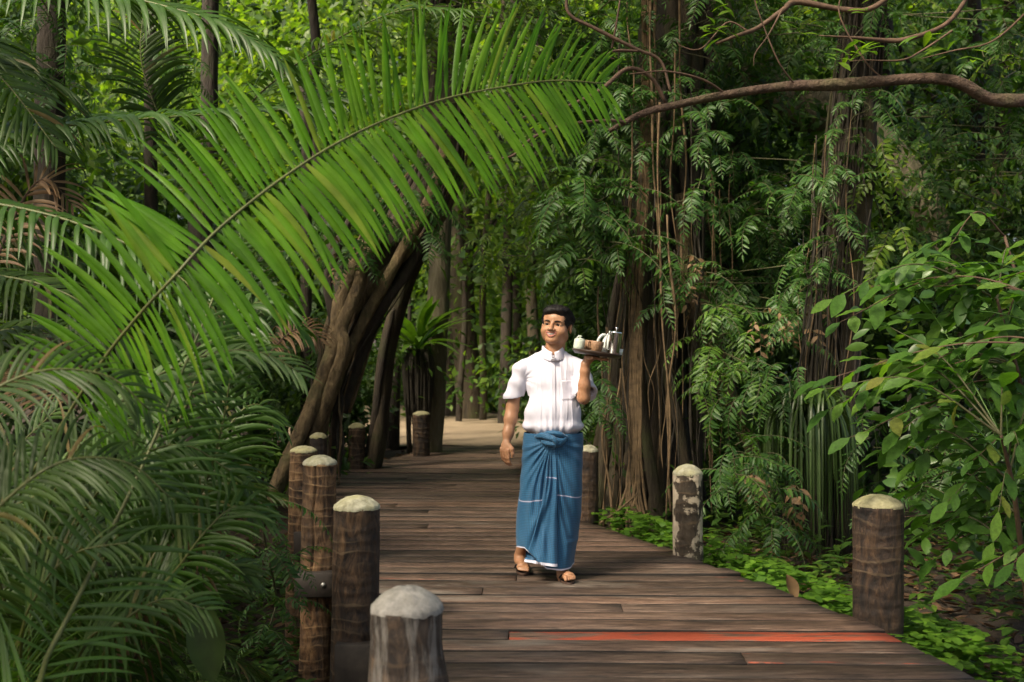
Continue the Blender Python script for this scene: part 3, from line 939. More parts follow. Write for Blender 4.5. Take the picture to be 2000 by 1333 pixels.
def build_body():
    F = Field(axis((-0.34, -0.235, 0.004), (-0.235, -0.09, 0.008), (-0.09, 0.17, 0.0022), (0.17, 0.42, 0.005)),
              axis((-0.32, -0.20, 0.005), (-0.20, 0.03, 0.0025), (0.03, 0.36, 0.007)),
              axis((-0.02, 0.14, 0.004), (0.14, 0.66, 0.02), (0.66, 0.90, 0.0035), (0.90, 1.30, 0.009), (1.30, 1.40, 0.004), (1.40, 1.74, 0.0022)))
    S = HS
    def E(c, r, k=0.012, op='add', rot=None):
        R = HR if rot is None else HR @ rot
        F.ell(hl(*c), np.array(r) * HV, R, k, op)
    def K(a, b, ra, rb=None, k=0.010, op='add'):
        F.cap(hl(*a), hl(*b), ra * S, (ra if rb is None else rb) * S, k, op)
    E((0, .015, .035), (.077, .094, .084))
    E((0, -.016, -.040), (.067, .071, .077), 0.025)
    for s in (-1, 1):
        E((s * .044, -.006, -.068), (.027, .038, .030), 0.03)
        E((s * .038, -.050, -.036), (.030, .027, .028), 0.028)
    E((0, -.060, -.097), (.032, .024, .021), 0.028)
    E((0, -.040, .048), (.062, .042, .050), 0.02)
    K((-.040, -.060, .028), (.040, -.060, .028), .012, .012, 0.016)
    K((0, -.076, .018), (0, -.098, -.022), .0085, .0125, 0.012)
    E((0, -.1015, -.0265), (.0145, .0125, .0115), 0.006)
    for s in (-1, 1):
        E((s * .0145, -.0895, -.030), (.0100, .0105, .0085), 0.006)
        E((s * .007, -.098, -.0385), (.0045, .006, .004), 0.003, 'sub')
        E((s * .031, -.083, .006), (.020, .012, .011), 0.010, 'sub')
        E((s * .031, -.0625, .0045), (.019, .0145, .0130), 0.006)
        E((s * .0310, -.080, .0035), (.0170, .013, .0068), 0.002, 'sub')
        # cheek creases of the smile
        F.chain([hl(s * .022, -.092, -.034), hl(s * .033, -.084, -.044), hl(s * .036, -.077, -.058)], [.0016, .0020, .0014], 0.006, 'sub')
        # ears
        E((s * .079, .014, -.008), (.009, .019, .031), 0.008, 'add', np.array(Matrix.Rotation(s * 0.35, 3, 'Z')))
        E((s * .088, .010, -.004), (.006, .010, .017), 0.006, 'sub', np.array(Matrix.Rotation(s * 0.35, 3, 'Z')))
    # mouth: an open smile between two lips
    xs = np.linspace(-1, 1, 7)
    up = [hl(x * .030, -.0890 + .014 * x * x, -.0510 + .0085 * x * x) for x in xs]
    lo = [hl(x * .028, -.0865 + .0125 * x * x, -.0735 + .029 * x * x) for x in xs]
    F.chain(up, np.array([.0018, .0034, .0042, .0042, .0042, .0034, .0018]) * S, 0.006)
    F.chain(lo, np.array([.002, .0045, .0060, .0064, .0060, .0045, .002]) * S, 0.006)
    for t in (0.3, 0.5, 0.68):
        mid = [a * (1 - t) + b * t + HR @ np.array([0, -.003, 0]) for a, b in zip(up, lo)]
        F.chain(mid[1:-1], np.array([.0034, .0044, .0048, .0044, .0034]) * S, 0.002, 'sub')
    # neck
    nb = mp(1081, 706, 0.02)
    F.cap(hl(0, .020, -.06), nb, 0.060, 0.064, 0.02)
    # trunk and legs (under the clothes)
    F.ell((0, 0.01, 1.15), (0.145, 0.09, 0.24), None, 0.04)
    F.ell((0, 0.01, 0.90), (0.14, 0.10, 0.14), None, 0.04)
    F.cap(SH_R + (0.04, 0, -0.02), SH_L + (-0.04, 0, -0.02), 0.036, 0.036, 0.03)
    F.cap((-0.07, 0, 0.85), (-0.11, 0.05, 0.47), 0.075, 0.052, 0.03); F.cap((-0.11, 0.05, 0.47), ANK_R + (0, 0.0, 0.02), 0.050, 0.034, 0.02)
    F.cap((0.07, 0, 0.85), (0.075, -0.03, 0.47), 0.075, 0.050, 0.03); F.cap((0.075, -0.03, 0.47), ANK_L + (0, 0.0, 0.03), 0.050, 0.034, 0.02)
    # his right arm hangs, hand relaxed
    fm = ELB_R * 0.68 + WR_R * 0.32
    F.chain([SH_R + (.02, 0, -.02), ELB_R * .5 + SH_R * .5, ELB_R, fm, ELB_R * .25 + WR_R * .75, WR_R], [.036, .039, .0365, .0375, .031, .0245], 0.03)
    pk = mp(986, 882, -0.045)
    Rp = np.array(Matrix.Rotation(math.radians(-32), 3, 'Z') @ Matrix.Rotation(math.radians(7), 3, 'Y'))
    F.ell(WR_R * .38 + pk * .62, (.035, .0185, .043), Rp, 0.016)
    wdir = Rp @ np.array([1.0, 0, 0]); back = Rp @ np.array([0, 1.0, 0])
    for q, (u, L) in enumerate(((-.027, .066), (-.009, .080), (.010, .084), (.027, .076))):
        k0 = pk + wdir * u + np.array([0, 0, 0.004 - abs(u) * .12])
        k1 = k0 + np.array([0.010, 0, -1.0]) * L * .50 + back * (.002 + .002 * (3 - q))
        k2 = k1 + np.array([0.06, 0, -0.95]) * L * .36 + back * .009
        k3 = k2 + np.array([0.10, 0, -0.80]) * L * .30 + back * .014
        F.chain([k0 + (0, 0, .012), k0, k1, k2, k3], [.0098, .0092, .0080, .0073, .0062], 0.0035)
    t0 = WR_R * .60 + pk * .40 + wdir * .026
    t1 = mp(1000.5, 878, -0.070); t2 = mp(1001.5, 887, -0.072); t3 = mp(1000.8, 893, -0.066)
    F.chain([t0, t1, t2, t3], [.015, .0120, .0100, .0078], 0.010)
    # his left arm is bent up, the hand flat under the tray
    fm = ELB_L * 0.62 + WR_L * 0.38
    F.chain([SH_L + (-.02, 0, -.02), (SH_L + ELB_L) / 2, ELB_L + (0, 0.012, 0)], [.038, .043, .040], 0.022)
    F.chain([ELB_L, fm, ELB_L * .2 + WR_L * .8, WR_L], [.037, .035, .028, .0235], 0.020)
    pc = mp(1153, 697.8, -0.195)
    F.chain([WR_L, WR_L * .4 + pc * .6, pc], [.024, .025, .019], 0.014)
    F.ell(pc + (0.004, 0, -0.002), (.042, .040, .0155), np.array(Matrix.Rotation(math.radians(8), 3, 'Y')), 0.014)
    for u, L in ((-.030, .066), (-.010, .078), (.011, .076), (.031, .062)):
        d = unit(np.array([1.0, u * 7.0, -0.155]))
        k0 = pc + np.array([0.030, u, -0.0035])
        F.chain([k0, k0 + d * L * .5 + (0, 0, -.0035), k0 + d * L + (0, 0, .000)], [.0105, .0090, .0072], 0.006)
    d = np.array([0.25, -1.0, -0.10])
    F.chain([pc + (-.010, -.026, -.002), pc + (-.002, -.052, -.008), pc + (.010, -.078, -.004)], [.0145, .0115, .0085], 0.008)
    # feet
    for ank, heel, toe, side in ((ANK_R, np.array([-0.200, 0.295, 0.062]), np.array([-0.186, 0.098, 0.034]), -1),
                                 (ANK_L, np.array([0.060, 0.020, 0.046]), np.array([0.098, -0.195, 0.034]), 1)):
        ax = unit(toe - heel); wd = np.array([ax[1], -ax[0], 0]) * -1
        wd = unit(np.array([-ax[1], ax[0], 0]))
        F.cap(ank, heel + (0, -0.02, 0.0), .034, .030, 0.02)
        F.cap(ank + ax * .02 + (0, 0, -.015), toe - ax * 0.045 + (0, 0, .004), .034, .021, 0.022)
        F.cap(heel + ax * .02, toe - ax * .055, .027, .020, 0.02)
        F.cap(toe - ax * .05 + wd * .022, toe - ax * .045 - wd * .020, .019, .019, 0.018)
        inner = 1 if side < 0 else -1      # the big toe lies on the inner side
        wd = wd * (1 if (wd[0] > 0) == (inner > 0) else -1)
        for q, (u, L, r) in enumerate(((.030, .024, .0125), (.0105, .022, .0088), (-.005, .017, .0085), (-.020, .011, .0080), (-.033, .003, .0078))):
            b = toe - ax * .044 + wd * u * .92
            F.chain([b, b + ax * (.025 + L * .5) + (0, 0, .003), b + ax * (.030 + L) + (0, 0, -.006)], [r, r, r * .92], 0.005)
    return F.mesh()


def build_person():
    V, Q = build_body(); Q = fixn(V, Q)
    me = mk_mesh('person', V, Q)
    body = ob('person', me, None, None, (MX, MY, 0))
    me.materials.append(M_SKIN); me.materials.append(M_LIP)
    # lips coloured on the mesh
    c = V[Q].mean(1)
    h = ((c - HC) @ HR) / HV
    x = h[:, 0] / .030
    zu = -.0510 + .0085 * x * x; zl = -.0735 + .029 * x * x
    lip = (np.abs(x) < 1.0) & (h[:, 2] < zu + .0040) & (h[:, 2] > zl - .0070) & (h[:, 1] < -.070)
    me.polygons.foreach_set('material_index', lip.astype(np.int32))
    tag(body, 'smiling man in white shirt and blue checked sarong carrying a tray along the boardwalk', 'person')
    # eyes
    for s in (-1, 1):
        A = []
        n, k = 20, 14
        ec = np.array([s * .031, -.0635, .0035])
        gaze = unit(np.array([-0.16, -1.0, 0.0]))
        ex = unit(np.cross(gaze, [0, 0, 1.0])); ez = np.cross(ex, gaze)
        Vv = []
        for i in range(k + 1):
            th = math.pi * i / k
            for j in range(n):
                ph = 2 * math.pi * j / n
                d = gaze * math.cos(th) + ex * math.sin(th) * math.cos(ph) + ez * math.sin(th) * math.sin(ph)
                Vv.append(hl(*(ec + d * .0128)))
        i = np.arange(k)[:, None] * n; j = np.arange(n)[None, :]; j2 = (j + 1) % n
        Qe = np.stack([i + j, i + j2, i + n + j2, i + n + j], -1).reshape(-1, 4)
        me = mk_mesh('eye', np.array(Vv), Qe)
        me.materials.append(M_EYE); me.materials.append(M_IRIS)
        me.polygons.foreach_set('material_index', (np.arange(len(Qe)) < n * 4).astype(np.int32))
        ob('eye', me, None, body)
        # eyebrow
        P = np.array([hl(s * (.013 + .036 * t), -.0855 + .016 * t ** 2.2, .0245 + .0075 * math.sin(t * 2.4) - .004 * t) for t in np.linspace(0, 1, 9)])
        Vb, Qb, Tb = tube(P, np.array([.0024, .0040, .0044, .0044, .0042, .0038, .0034, .0026, .0012]) * HS, 6)
        ob('eyebrow', mk_mesh('eyebrow', Vb, Qb, Tb), M_HAIR, body)
        P = np.array([hl(s * (.031 + .0165 * t), -.0790 + .0035 * (1 - t * s * s) * 0 + .0050 * t * t + .0015 * t * s, .0035 + .0074 * (1 - t * t) - .0004) for t in np.linspace(-1, 1, 9)])
        Vb, Qb, Tb = tube(P, np.array([.0006, .0012, .0014, .0015, .0015, .0015, .0014, .0012, .0006]), 5)
        ob('eyelash', mk_mesh('eyelash', Vb, Qb, Tb), M_HAIR, body)
    # teeth: one arc of separate upper teeth
    A = Acc()
    for t in np.linspace(-.84, .84, 9):
        w = .0048
        Vt, Qt = box((t * .026 - w / 2, -.0885 + .0135 * t * t, -.0640 + .014 * t * t), (t * .026 + w / 2 - .0004, -.080 + .0135 * t * t, -.0490 + .0085 * t * t))
        A.add(np.array([hl(*p) for p in Vt]), Qt)
    ob('teeth', A.mesh('teeth', False), M_TEETH, body)
    # hair
    lo = HC - 0.15; hi = HC + 0.165
    F = Field(axis((lo[0], hi[0], .0026)), axis((lo[1], hi[1], .0026)), axis((lo[2], hi[2], .0026)))
    def E(c, r, k=0.012, op='add'): F.ell(hl(*c), np.array(r) * HV, HR, k, op)
    E((0, .020, .042), (.087, .102, .092))
    E((.006, -.020, .100), (.066, .078, .036), 0.02)
    E((-.026, -.040, .092), (.040, .050, .028), 0.02)
    E((0, -.118, -.022), (.080, .092, .112), 0.006, 'sub')
    E((-.030, -.100, .058), (.030, .034, .016), 0.008, 'sub')
    for s in (-1, 1): E((s * .094, .006, -.012), (.030, .026, .036), 0.008, 'sub')
    E((0, -.03, -.105), (.13, .10, .075), 0.01, 'sub')
    E((0, .09, -.115), (.13, .08, .075), 0.01, 'sub')
    V, Q = F.mesh(); Q = fixn(V, Q)
    N = vnorm(V, Q)
    h = ((V - HC) @ HR) / HV
    disp = np.array([mnoise.noise((p[0] * 38 + p[2] * 16, p[1] * 22 - p[0] * 10, p[2] * 30)) + 0.6 * mnoise.noise((p[0] * 110 + p[2] * 40, p[1] * 40, p[2] * 60)) for p in h])
    V = V + N * (disp * .0045)[:, None]
    hair = ob('hair', mk_mesh('hair', V, Q), M_HAIR, body)
    bv = BVHTree.FromPolygons([tuple(p) for p in V], [tuple(int(i) for i in q) for q in Q])
    rng = np.random.default_rng(5)
    A = Acc()
    for _ in range(1100):
        p = np.array([rng.uniform(-.085, .085), rng.uniform(-.06, .11), rng.uniform(.05, .145)])
        sweep = np.array([0.9 if p[0] > -.045 else -0.8, 0.35, -0.15 if p[2] > .1 else -0.7])
        P = []
        q = p.copy()
        for i in range(5):
            loc, nrm, _, _ = bv.find_nearest(Vector(hl(*q)))
            P.append(np.array(loc) + np.array(nrm) * (.001 + .0012 * i))
            q = q + unit(sweep) * .0075
        P = np.array(P)
        if np.linalg.norm(P[-1] - P[0]) < .012: continue
        Vs, Qs, Ts = tube(P, np.array([.0010, .0016, .0015, .0011, .0003]), 4)
        A.add(Vs, Qs, Ts)
    ob('hair_strand_layer', A.mesh('hair_strand_layer'), M_HAIR, hair)
    return body


person = build_person()

# ---- shirt
m, nt, bs, out = nmat('white_cotton')
v = mapped(nt, (1, 1, 1))
w = node(nt, 'ShaderNodeTexWave', wave_type='BANDS', bands_direction='X'); w.inputs['Scale'].default_value = 14.0
w.inputs['Distortion'].default_value = 0.5; w.inputs['Detail'].default_value = 1.0; w.inputs['Detail Scale'].default_value = 0.6
nt.links.new(v, w.inputs['Vector'])
n2 = noise_tex(nt, mapped(nt, (1.0, 1.0, 0.30)), 16.0, 5.0, 0.55, 0.6)
h = mathn(nt, 'ADD', mathn(nt, 'MULTIPLY', ramp(nt, w.outputs[0], [(0.80, (0, 0, 0)), (0.98, (1, 1, 1))]), 0.07), n2)
bump(nt, bs, h, 0.35, 0.010)
bs.inputs['Base Color'].default_value = (0.63, 0.62, 0.72, 1)
bs.inputs['Roughness'].default_value = 0.85
bs.inputs['Sheen Weight'].default_value = 0.1
M_SHIRT = m


def build_shirt():
    F = Field(axis((-0.34, 0.34, 0.0042)), axis((-0.25, 0.22, 0.0042)), axis((0.87, 1.47, 0.0042)))
    F.ell((0, 0.005, 1.215), (.168, .108, .17), None, .03)
    F.ell((0, -.012, 1.03), (.180, .132, .17), None, .04)
    F.ell((0.002, -.008, .952), (.193, .142, .062), None, .03)
    F.cap(SH_R + (.022, 0, -.004), SH_L + (-.022, 0, -.004), .050, .050, .035)
    for s, S in ((-1, SH_R), (1, SH_L)):
        F.cap(S + (-s * .025, .008, .012), (s * .052, .015, 1.396), .046, .034, .03)
    cr = mp(1003, 777, .03)
    F.cap(SH_R + (.016, 0, -.008), cr, .050, .064, .022)
    cl = mp(1144, 766, -.115)
    F.cap(SH_L + (-.016, 0, -.008), cl, .050, .073, .022)
    F.cap(SH_L + (-.01, 0.02, -.02), mp(1147, 774, -.06), .045, .052, .02)
    # cut the cuffs flat and hollow them
    X = F.a[0][:, None, None]; Y = F.a[1][None, :, None]; Z = F.a[2][None, None, :]
    for c, S, nn, r in ((cr, SH_R, unit(np.array([0.16, 0.05, -1.0])), .058), (cl, SH_L, unit(np.array([0.02, -.62, -.80])), .066)):
        pl = (X - c[0]) * nn[0] + (Y - c[1]) * nn[1] + (Z - c[2]) * nn[2]
        near = ((X - c[0]) ** 2 + (Y - c[1]) ** 2 + (Z - c[2]) ** 2) < .115 ** 2
        sidex = (X < -.142) if c[0] < 0 else (X > .150)
        F.d = np.where(near & sidex, np.maximum(F.d, pl), F.d)
        F.cap(c * .78 + S * .22, c + nn * .04, .048, r, .004, 'sub')
    F.cap((0, .01, 1.39), (0, .012, 1.50), .052, .058, .006, 'sub')
    F.d = np.maximum(F.d, (0.905 - Z))
    V, Q = F.mesh(); Q = fixn(V, Q)
    N = vnorm(V, Q)
    x, y, z = V.T
    torso = smooth01(np.abs(x), .20, .16)
    low = smooth01(z, 1.16, .93)
    rad = np.arctan2(x, .30 + (z - .9) * .9)
    d = .0028 * low * np.sin(rad * 48 + 2.4 * np.sin(z * 11) + 3 * np.sin(x * 23)) * torso
    nz = np.array([mnoise.noise((p[0] * 13, p[1] * 6, p[2] * 4.2)) for p in V]); nz2 = np.array([mnoise.noise((p[0] * 30 + 9, p[1] * 10, p[2] * 7)) for p in V])
    d = d + .0085 * nz * (0.5 + .5 * low) + .0040 * nz2
    # folds drawn from the armpits
    for s in (-1, 1):
        ang = np.arctan2(z - 1.25, s * .19 - x) if s > 0 else np.arctan2(z - 1.25, x + .19)
        rr = np.hypot(x - s * .19, z - 1.25)
        d = d + .0020 * np.sin(ang * 11 + 2 * s) * np.exp(-(rr / .13) ** 2) * torso * (y < 0)
    for xp in (-.105, -.078, .050, .080, .112):
        d = d + .0026 * np.exp(-((x - xp - .004 * np.sin(z * 21 + xp * 50)) / .0048) ** 2) * torso * (y < .02) * smooth01(z, .92, 1.0)
    slv = smooth01(np.abs(x), .17, .21)
    d = d + .004 * slv * np.sin(z * 60 + x * 35 + y * 28)
    V = V + N * d[:, None]
    o = ob('shirt', mk_mesh('shirt', V, Q), M_SHIRT, person)
    o['label'] = 'short-sleeved white cotton shirt with band collar'
    bv = BVHTree.FromPolygons([tuple(p) for p in V], [tuple(int(i) for i in q) for q in Q])
    def front(px, pz):
        hit = bv.ray_cast(Vector((px, -0.5, pz)), Vector((0, 1, 0)))
        return hit[0].y if hit[0] is not None else -0.1
    def patch(name, xs, zs, off, edge):
        """cloth laid on the shirt front: raised, its border turned down"""
        G = []
        for zz in zs:
            for xx in xs:
                bx = xx if not callable(xx) else xx(zz)
                G.append((bx, front(bx, zz) - off, zz))
        G = np.array(G).reshape(len(zs), len(xs), 3)
        G[0, :, 1] += edge; G[-1, :, 1] += edge; G[:, 0, 1] += edge; G[:, -1, 1] += edge
        n, mm = len(zs), len(xs)
        i = np.arange(n - 1)[:, None] * mm; j = np.arange(mm - 1)[None, :]
        Qp = np.stack([i + j, i + j + 1, i + mm + j + 1, i + mm + j], -1).reshape(-1, 4)
        return ob(name, mk_mesh(name, G.reshape(-1, 3), Qp), M_SHIRT, o)
    z0, z1 = mp(1080, 846)[2], mp(1080, 699)[2]
    xc = mp(1079.5, 780)[0]
    patch('placket', [xc - .0165, xc - .0145, xc - .007, xc, xc + .007, xc + .0145, xc + .0165], np.linspace(z0 + .012, z1, 46), .0045, .006)
    pa, pb = mp(1094, 742), mp(1121, 781)
    patch('pocket', np.concatenate([[pa[0]], np.linspace(pa[0] + .003, pb[0] - .003, 10), [pb[0]]]), np.concatenate([[pb[2]], np.linspace(pb[2] + .003, pa[2] - .003, 12), [pa[2]]]), .0028, .004)
    # band collar
    n, k = 48, 6
    Vc = []
    for th in np.linspace(math.radians(-84), math.radians(264), n):
        f = max(0.0, -math.sin(th)) ** 2.2           # 1 at the front
        zt = mp(1080, 675.5)[2] * (1 - f) + mp(1080, 688)[2] * f
        zb = mp(1080, 700)[2] * (1 - f) + mp(1080, 707)[2] * f
        for q in range(k):
            u = q / (k - 1)
            rx = .0740 - .0075 * u; ry = .073 - .005 * u + .012 * f * (1 - u)
            Vc.append((rx * math.cos(th) + .001, .012 + ry * math.sin(th), zb + (zt - zb) * u))
    Vc = np.array(Vc)
    i = np.arange(n - 1)[:, None] * k; j = np.arange(k - 1)[None, :]
    Qc = np.stack([i + j, i + k + j, i + k + j + 1, i + j + 1], -1).reshape(-1, 4)
    c = ob('collar', mk_mesh('collar', Vc, Qc), M_SHIRT, o)
    sm = c.modifiers.new('cloth thickness', 'SOLIDIFY'); sm.thickness = .0045; sm.offset = 0
    Vb, Qb, Tb = lathe([(.0055, 0), (.0062, .001), (.0055, .0024), (.0018, .0028)], 12)
    R = np.array(Matrix.Rotation(math.radians(90), 3, 'X'))
    bz = mp(1080, 696)[2]
    ob('button', mk_mesh('button', Vb @ R.T + np.array([xc, front(xc, bz) - .006, bz]), Qb, Tb), M_SHIRT, o)
    return o


build_shirt()

# ---- sarong
m, nt, bs, out = nmat('blue_check')
uvn = nt.nodes.new('ShaderNodeTexCoord'); sp = nt.nodes.new('ShaderNodeSeparateXYZ'); nt.links.new(uvn.outputs['UV'], sp.inputs[0])
def lines(sock, per, wid):
    f = mathn(nt, 'FRACT', mathn(nt, 'MULTIPLY', sock, 1.0 / per))
    return mathn(nt, 'LESS_THAN', f, wid)
cu = lines(sp.outputs[0], 0.0105, 0.30); cv = lines(sp.outputs[1], 0.0105, 0.30)
n1 = noise_tex(nt, mapped(nt, (1, 1, 1)), 5.0, 4.0)
base = ramp(nt, n1, [(0.3, (0.010, 0.105, 0.235)), (0.7, (0.018, 0.150, 0.300))])
col = mixc(nt, mathn(nt, 'MULTIPLY', cu, 0.80), base, (0.004, 0.030, 0.075))
col = mixc(nt, mathn(nt, 'MULTIPLY', cv, 0.80), col, (0.006, 0.040, 0.095))
band = mathn(nt, 'LESS_THAN', mathn(nt, 'ABSOLUTE', mathn(nt, 'SUBTRACT', sp.outputs[1], 0.385)), 0.0036)
col = mixc(nt, mathn(nt, 'MULTIPLY', band, 0.75), col, (0.50, 0.50, 0.68))
nt.links.new(col, bs.inputs['Base Color']); bs.inputs['Roughness'].default_value = 0.7
bs.inputs['Sheen Weight'].default_value = 0.15
bump(nt, bs, noise_tex(nt, mapped(nt, (1, 1, 0.35)), 22.0, 4.0, 0.55, 0.5), 0.25, 0.006)
M_SARONG = m
M_HEM = plain_mat('sarong_hem', (0.62, 0.62, 0.74), 0.8)


def set_uv(me, UV):
    """UV: one pair per vertex"""
    lay = me.uv_layers.new(name='cloth')
    vi = np.zeros(len(me.loops), np.int32); me.loops.foreach_get('vertex_index', vi)
    lay.data.foreach_set('uv', np.asarray(UV, np.float32)[vi].ravel())


def build_sarong():
    PY = np.array([843, 858, 900, 960, 1000, 1040, 1065, 1090, 1120.0])
    LE = np.array([1024, 1021, 1019, 1014.5, 1010, 1009, 1010, 1013, 1020.0])
    RE = np.array([1137, 1138.5, 1138, 1137, 1136, 1130.5, 1124, 1119, 1118.0])
    zt = np.array([mp(1080, p)[2] for p in PY])[::-1]
    lx = np.array([mp(a, 0)[0] for a in LE])[::-1]; rx = np.array([mp(a, 0)[0] for a in RE])[::-1]
    hem_t = np.radians([-180, -158, -135, -112, -90, -60, -30, 0, 40, 90, 140, 180])
    hem_z = np.array([.185, .200, .205, .150, .085, .072, .074, .080, .10, .13, .16, .185])
    n, k = 300, 190
    TH = np.linspace(-math.pi, math.pi, n, endpoint=False)
    V = np.zeros((k, n, 3)); UV = np.zeros((k, n, 2))
    ztop = mp(1080, 845)[2]
    KX, KZ = mp(1078, 0)[0], mp(1080, 856)[2]
    hz = np.interp(TH, hem_t, hem_z)
    for i in range(k):
        u = i / (k - 1)
        z = ztop + (hz - ztop) * u
        l = np.interp(z, zt, lx); r = np.interp(z, zt, rx)
        a = (r - l) / 2; cx = (r + l) / 2
        b = .135 + .030 * smooth01(z, .85, .45) + .045 * smooth01(z, .42, .08)
        cy = .0 + .035 * smooth01(z, .6, .1)
        ex = 0.90
        X = cx + a * np.sign(np.cos(TH)) * np.abs(np.cos(TH)) ** ex
        Y = cy + b * np.sign(np.sin(TH)) * np.abs(np.sin(TH)) ** ex
        fr = smooth01(-np.sin(TH), -0.15, 0.35)
        rr = np.hypot(X - KX, z - KZ)
        ph = np.arctan2(X - KX, KZ - z + 1e-4)
        d = np.zeros(n)
        grow = smooth01(rr, .02, .16) * (1 - .35 * smooth01(rr, .5, .8))
        for p0, w, A, bend in ((-1.28, .10, .009, .1), (-1.02, .09, .012, .2), (-.80, .075, .014, .3), (-.62, .060, .016, .35), (-.46, .055, .018, .38), (-.33, .045, .020, .36), (-.21, .04, .018, .30),
                               (-.115, .032, .015, .2), (.11, .03, .010, .1), (.20, .05, .010, .15), (.36, .07, .007, .2), (.60, .10, .006, .2), (.95, .12, .006, .1), (1.25, .1, .006, 0)):
            pc = p0 * (1 - bend * rr / .6) + .035 * np.sin(rr * 11 + p0 * 9)
            q = (ph - pc) / w
            d += A * (np.exp(-q * q) - .55 * np.exp(-((q - 1.3) / 1.1) ** 2))
        d *= grow * fr * 1.3
        nzv = np.array([mnoise.noise((X[j] * 9, Y[j] * 7 + 3, z[j] * 3.2)) for j in range(n)])
        d += .007 * nzv * (1 - .6 * fr) + .004 * nzv
        # loose cloth swaying at the calves, and drawn in under the right knee
        d += (.010 * np.sin(TH * 9 + z * 10) * smooth01(z, .45, .10)) * (1 - .5 * fr)
        d += .012 * np.exp(-((z - .235 - .10 * (X - .05)) / .016) ** 2) * smooth01(X, .05, .14) * fr
        nx = np.cos(TH); ny = np.sin(TH)
        V[i, :, 0] = X + nx * d * (1 - .7 * fr); V[i, :, 1] = Y + ny * d; V[i, :, 2] = z
        UV[i, :, 0] = TH * .165; UV[i, :, 1] = (ztop - z) + .012 * np.sin(TH * 3) - .05 * smooth01(-X, -.02, .03) * fr * smooth01(z, .75, .4) * np.exp(-(rr / .5) ** 4)
    V = V.reshape(-1, 3)
    i = np.arange(k - 1)[:, None] * n; j = np.arange(n)[None, :]; j2 = (j + 1) % n
    Q = np.stack([i + j, i + n + j, i + n + j2, i + j2], -1).reshape(-1, 4)
    me = mk_mesh('sarong', V, Q); set_uv(me, UV.reshape(-1, 2))
    me.materials.append(M_SARONG); me.materials.append(M_HEM)
    mi = np.zeros(len(Q), np.int32); mi[-2 * n:] = 1; me.polygons.foreach_set('material_index', mi)
    o = ob('sarong', me, None, person)
    o['label'] = 'ankle-length blue checked sarong knotted at the waist'
    bv = BVHTree.FromPolygons([tuple(p) for p in V], [tuple(int(x) for x in q) for q in Q])
    # the free end of the cloth hanging in pleats from the knot
    n, k = 60, 90
    G = np.zeros((k, n, 3)); UV = np.zeros((k, n, 2))
    for i in range(k):
        u = i / (k - 1)
        py = 868 + u * 224
        xl = np.interp(py, [868, 920, 980, 1040, 1092], [1073, 1067, 1056, 1040, 1023]); xr = np.interp(py, [868, 920, 1092], [1083, 1085.5, 1086.5])
        for j in range(n):
            s = j / (n - 1)
            ppy = py + (s * 7 - 3) * u
            p = mp(xl + (xr - xl) * min(1, s * 1.04), ppy)
            hit = bv.ray_cast(Vector((p[0], -0.6, p[2])), Vector((0, 1, 0)))
            y = hit[0].y if hit[0] is not None else -.14
            pl = math.sin(s * math.pi * 5.2 + .8) * .5 + .5
            off = (.003 + .026 * u ** 1.2 * smooth01(s, 0, .35) + .012 * pl * smooth01(u, .05, .5)) * (1 if s > .03 else s / .03)
            G[i, j] = (p[0], y, p[2])
            UV[i, j] = (s * .20, (u * .73 + .19) if u < .9 else (u * .73 + .19))
            G[i, j, 1] -= off
            if s > .965: G[i, j, 1] += .05 * (s - .965) / .035
    Ys = G[:, :, 1].copy()                     # let the hanging end fall smoothly
    for _ in range(14):
        Ys[1:-1] = (Ys[:-2] + 2 * Ys[1:-1] + Ys[2:]) / 4
    G[:, :, 1] = np.minimum(Ys, G[:, :, 1] + .004)
    i = np.arange(k - 1)[:, None] * n; j = np.arange(n - 1)[None, :]
    Q = np.stack([i + j, i + n + j, i + n + j + 1, i + j + 1], -1).reshape(-1, 4)
    me = mk_mesh('front_fold', G.reshape(-1, 3), Q); set_uv(me, UV.reshape(-1, 2))
    me.materials.append(M_SARONG); me.materials.append(M_HEM)
    mi = np.zeros(len(Q), np.int32); mi[-2 * (n - 1):] = 1; me.polygons.foreach_set('material_index', mi)
    ob('front_fold', me, None, o)
    # knot: twisted rolls of cloth
    A = Acc(); UVk = []
    def roll(pts, rad, seed):
        P = spline([mp(*q) for q in pts], 26)
        V, Q, T = tube(P, np.interp(np.linspace(0, 1, 26), np.linspace(0, 1, len(rad)), rad), 20, True, 0, 9, seed, 0.10, 5, 45.0)
        s = np.repeat(np.linspace(0, .25, 26), 20); a = np.tile(np.linspace(0, .12, 20), 26)
        UVk.append(np.vstack([np.stack([a, s], -1), [[0, 0], [0, 0]]]))
        A.add(V, Q, T)
    roll([(1046, 853, -.115), (1060, 851, -.150), (1076, 857, -.172), (1092, 862, -.170), (1104, 858, -.150)], [.010, .019, .022, .020, .012], 1.0)
    roll([(1058, 862, -.135), (1070, 866, -.165), (1086, 868, -.172), (1098, 862, -.160), (1108, 852, -.135)], [.010, .017, .019, .017, .010], 2.0)
    roll([(1064, 847, -.130), (1078, 846, -.160), (1094, 849, -.165), (1106, 855, -.142)], [.010, .015, .016, .010], 3.0)
    roll([(1072, 850, -.160), (1082, 858, -.190), (1086, 868, -.182), (1080, 876, -.160)], [.010, .016, .015, .008], 4.0)
    me = A.mesh('knot'); set_uv(me, np.vstack(UVk)); me.materials.append(M_SARONG)
    ob('knot', me, None, o)


build_sarong()

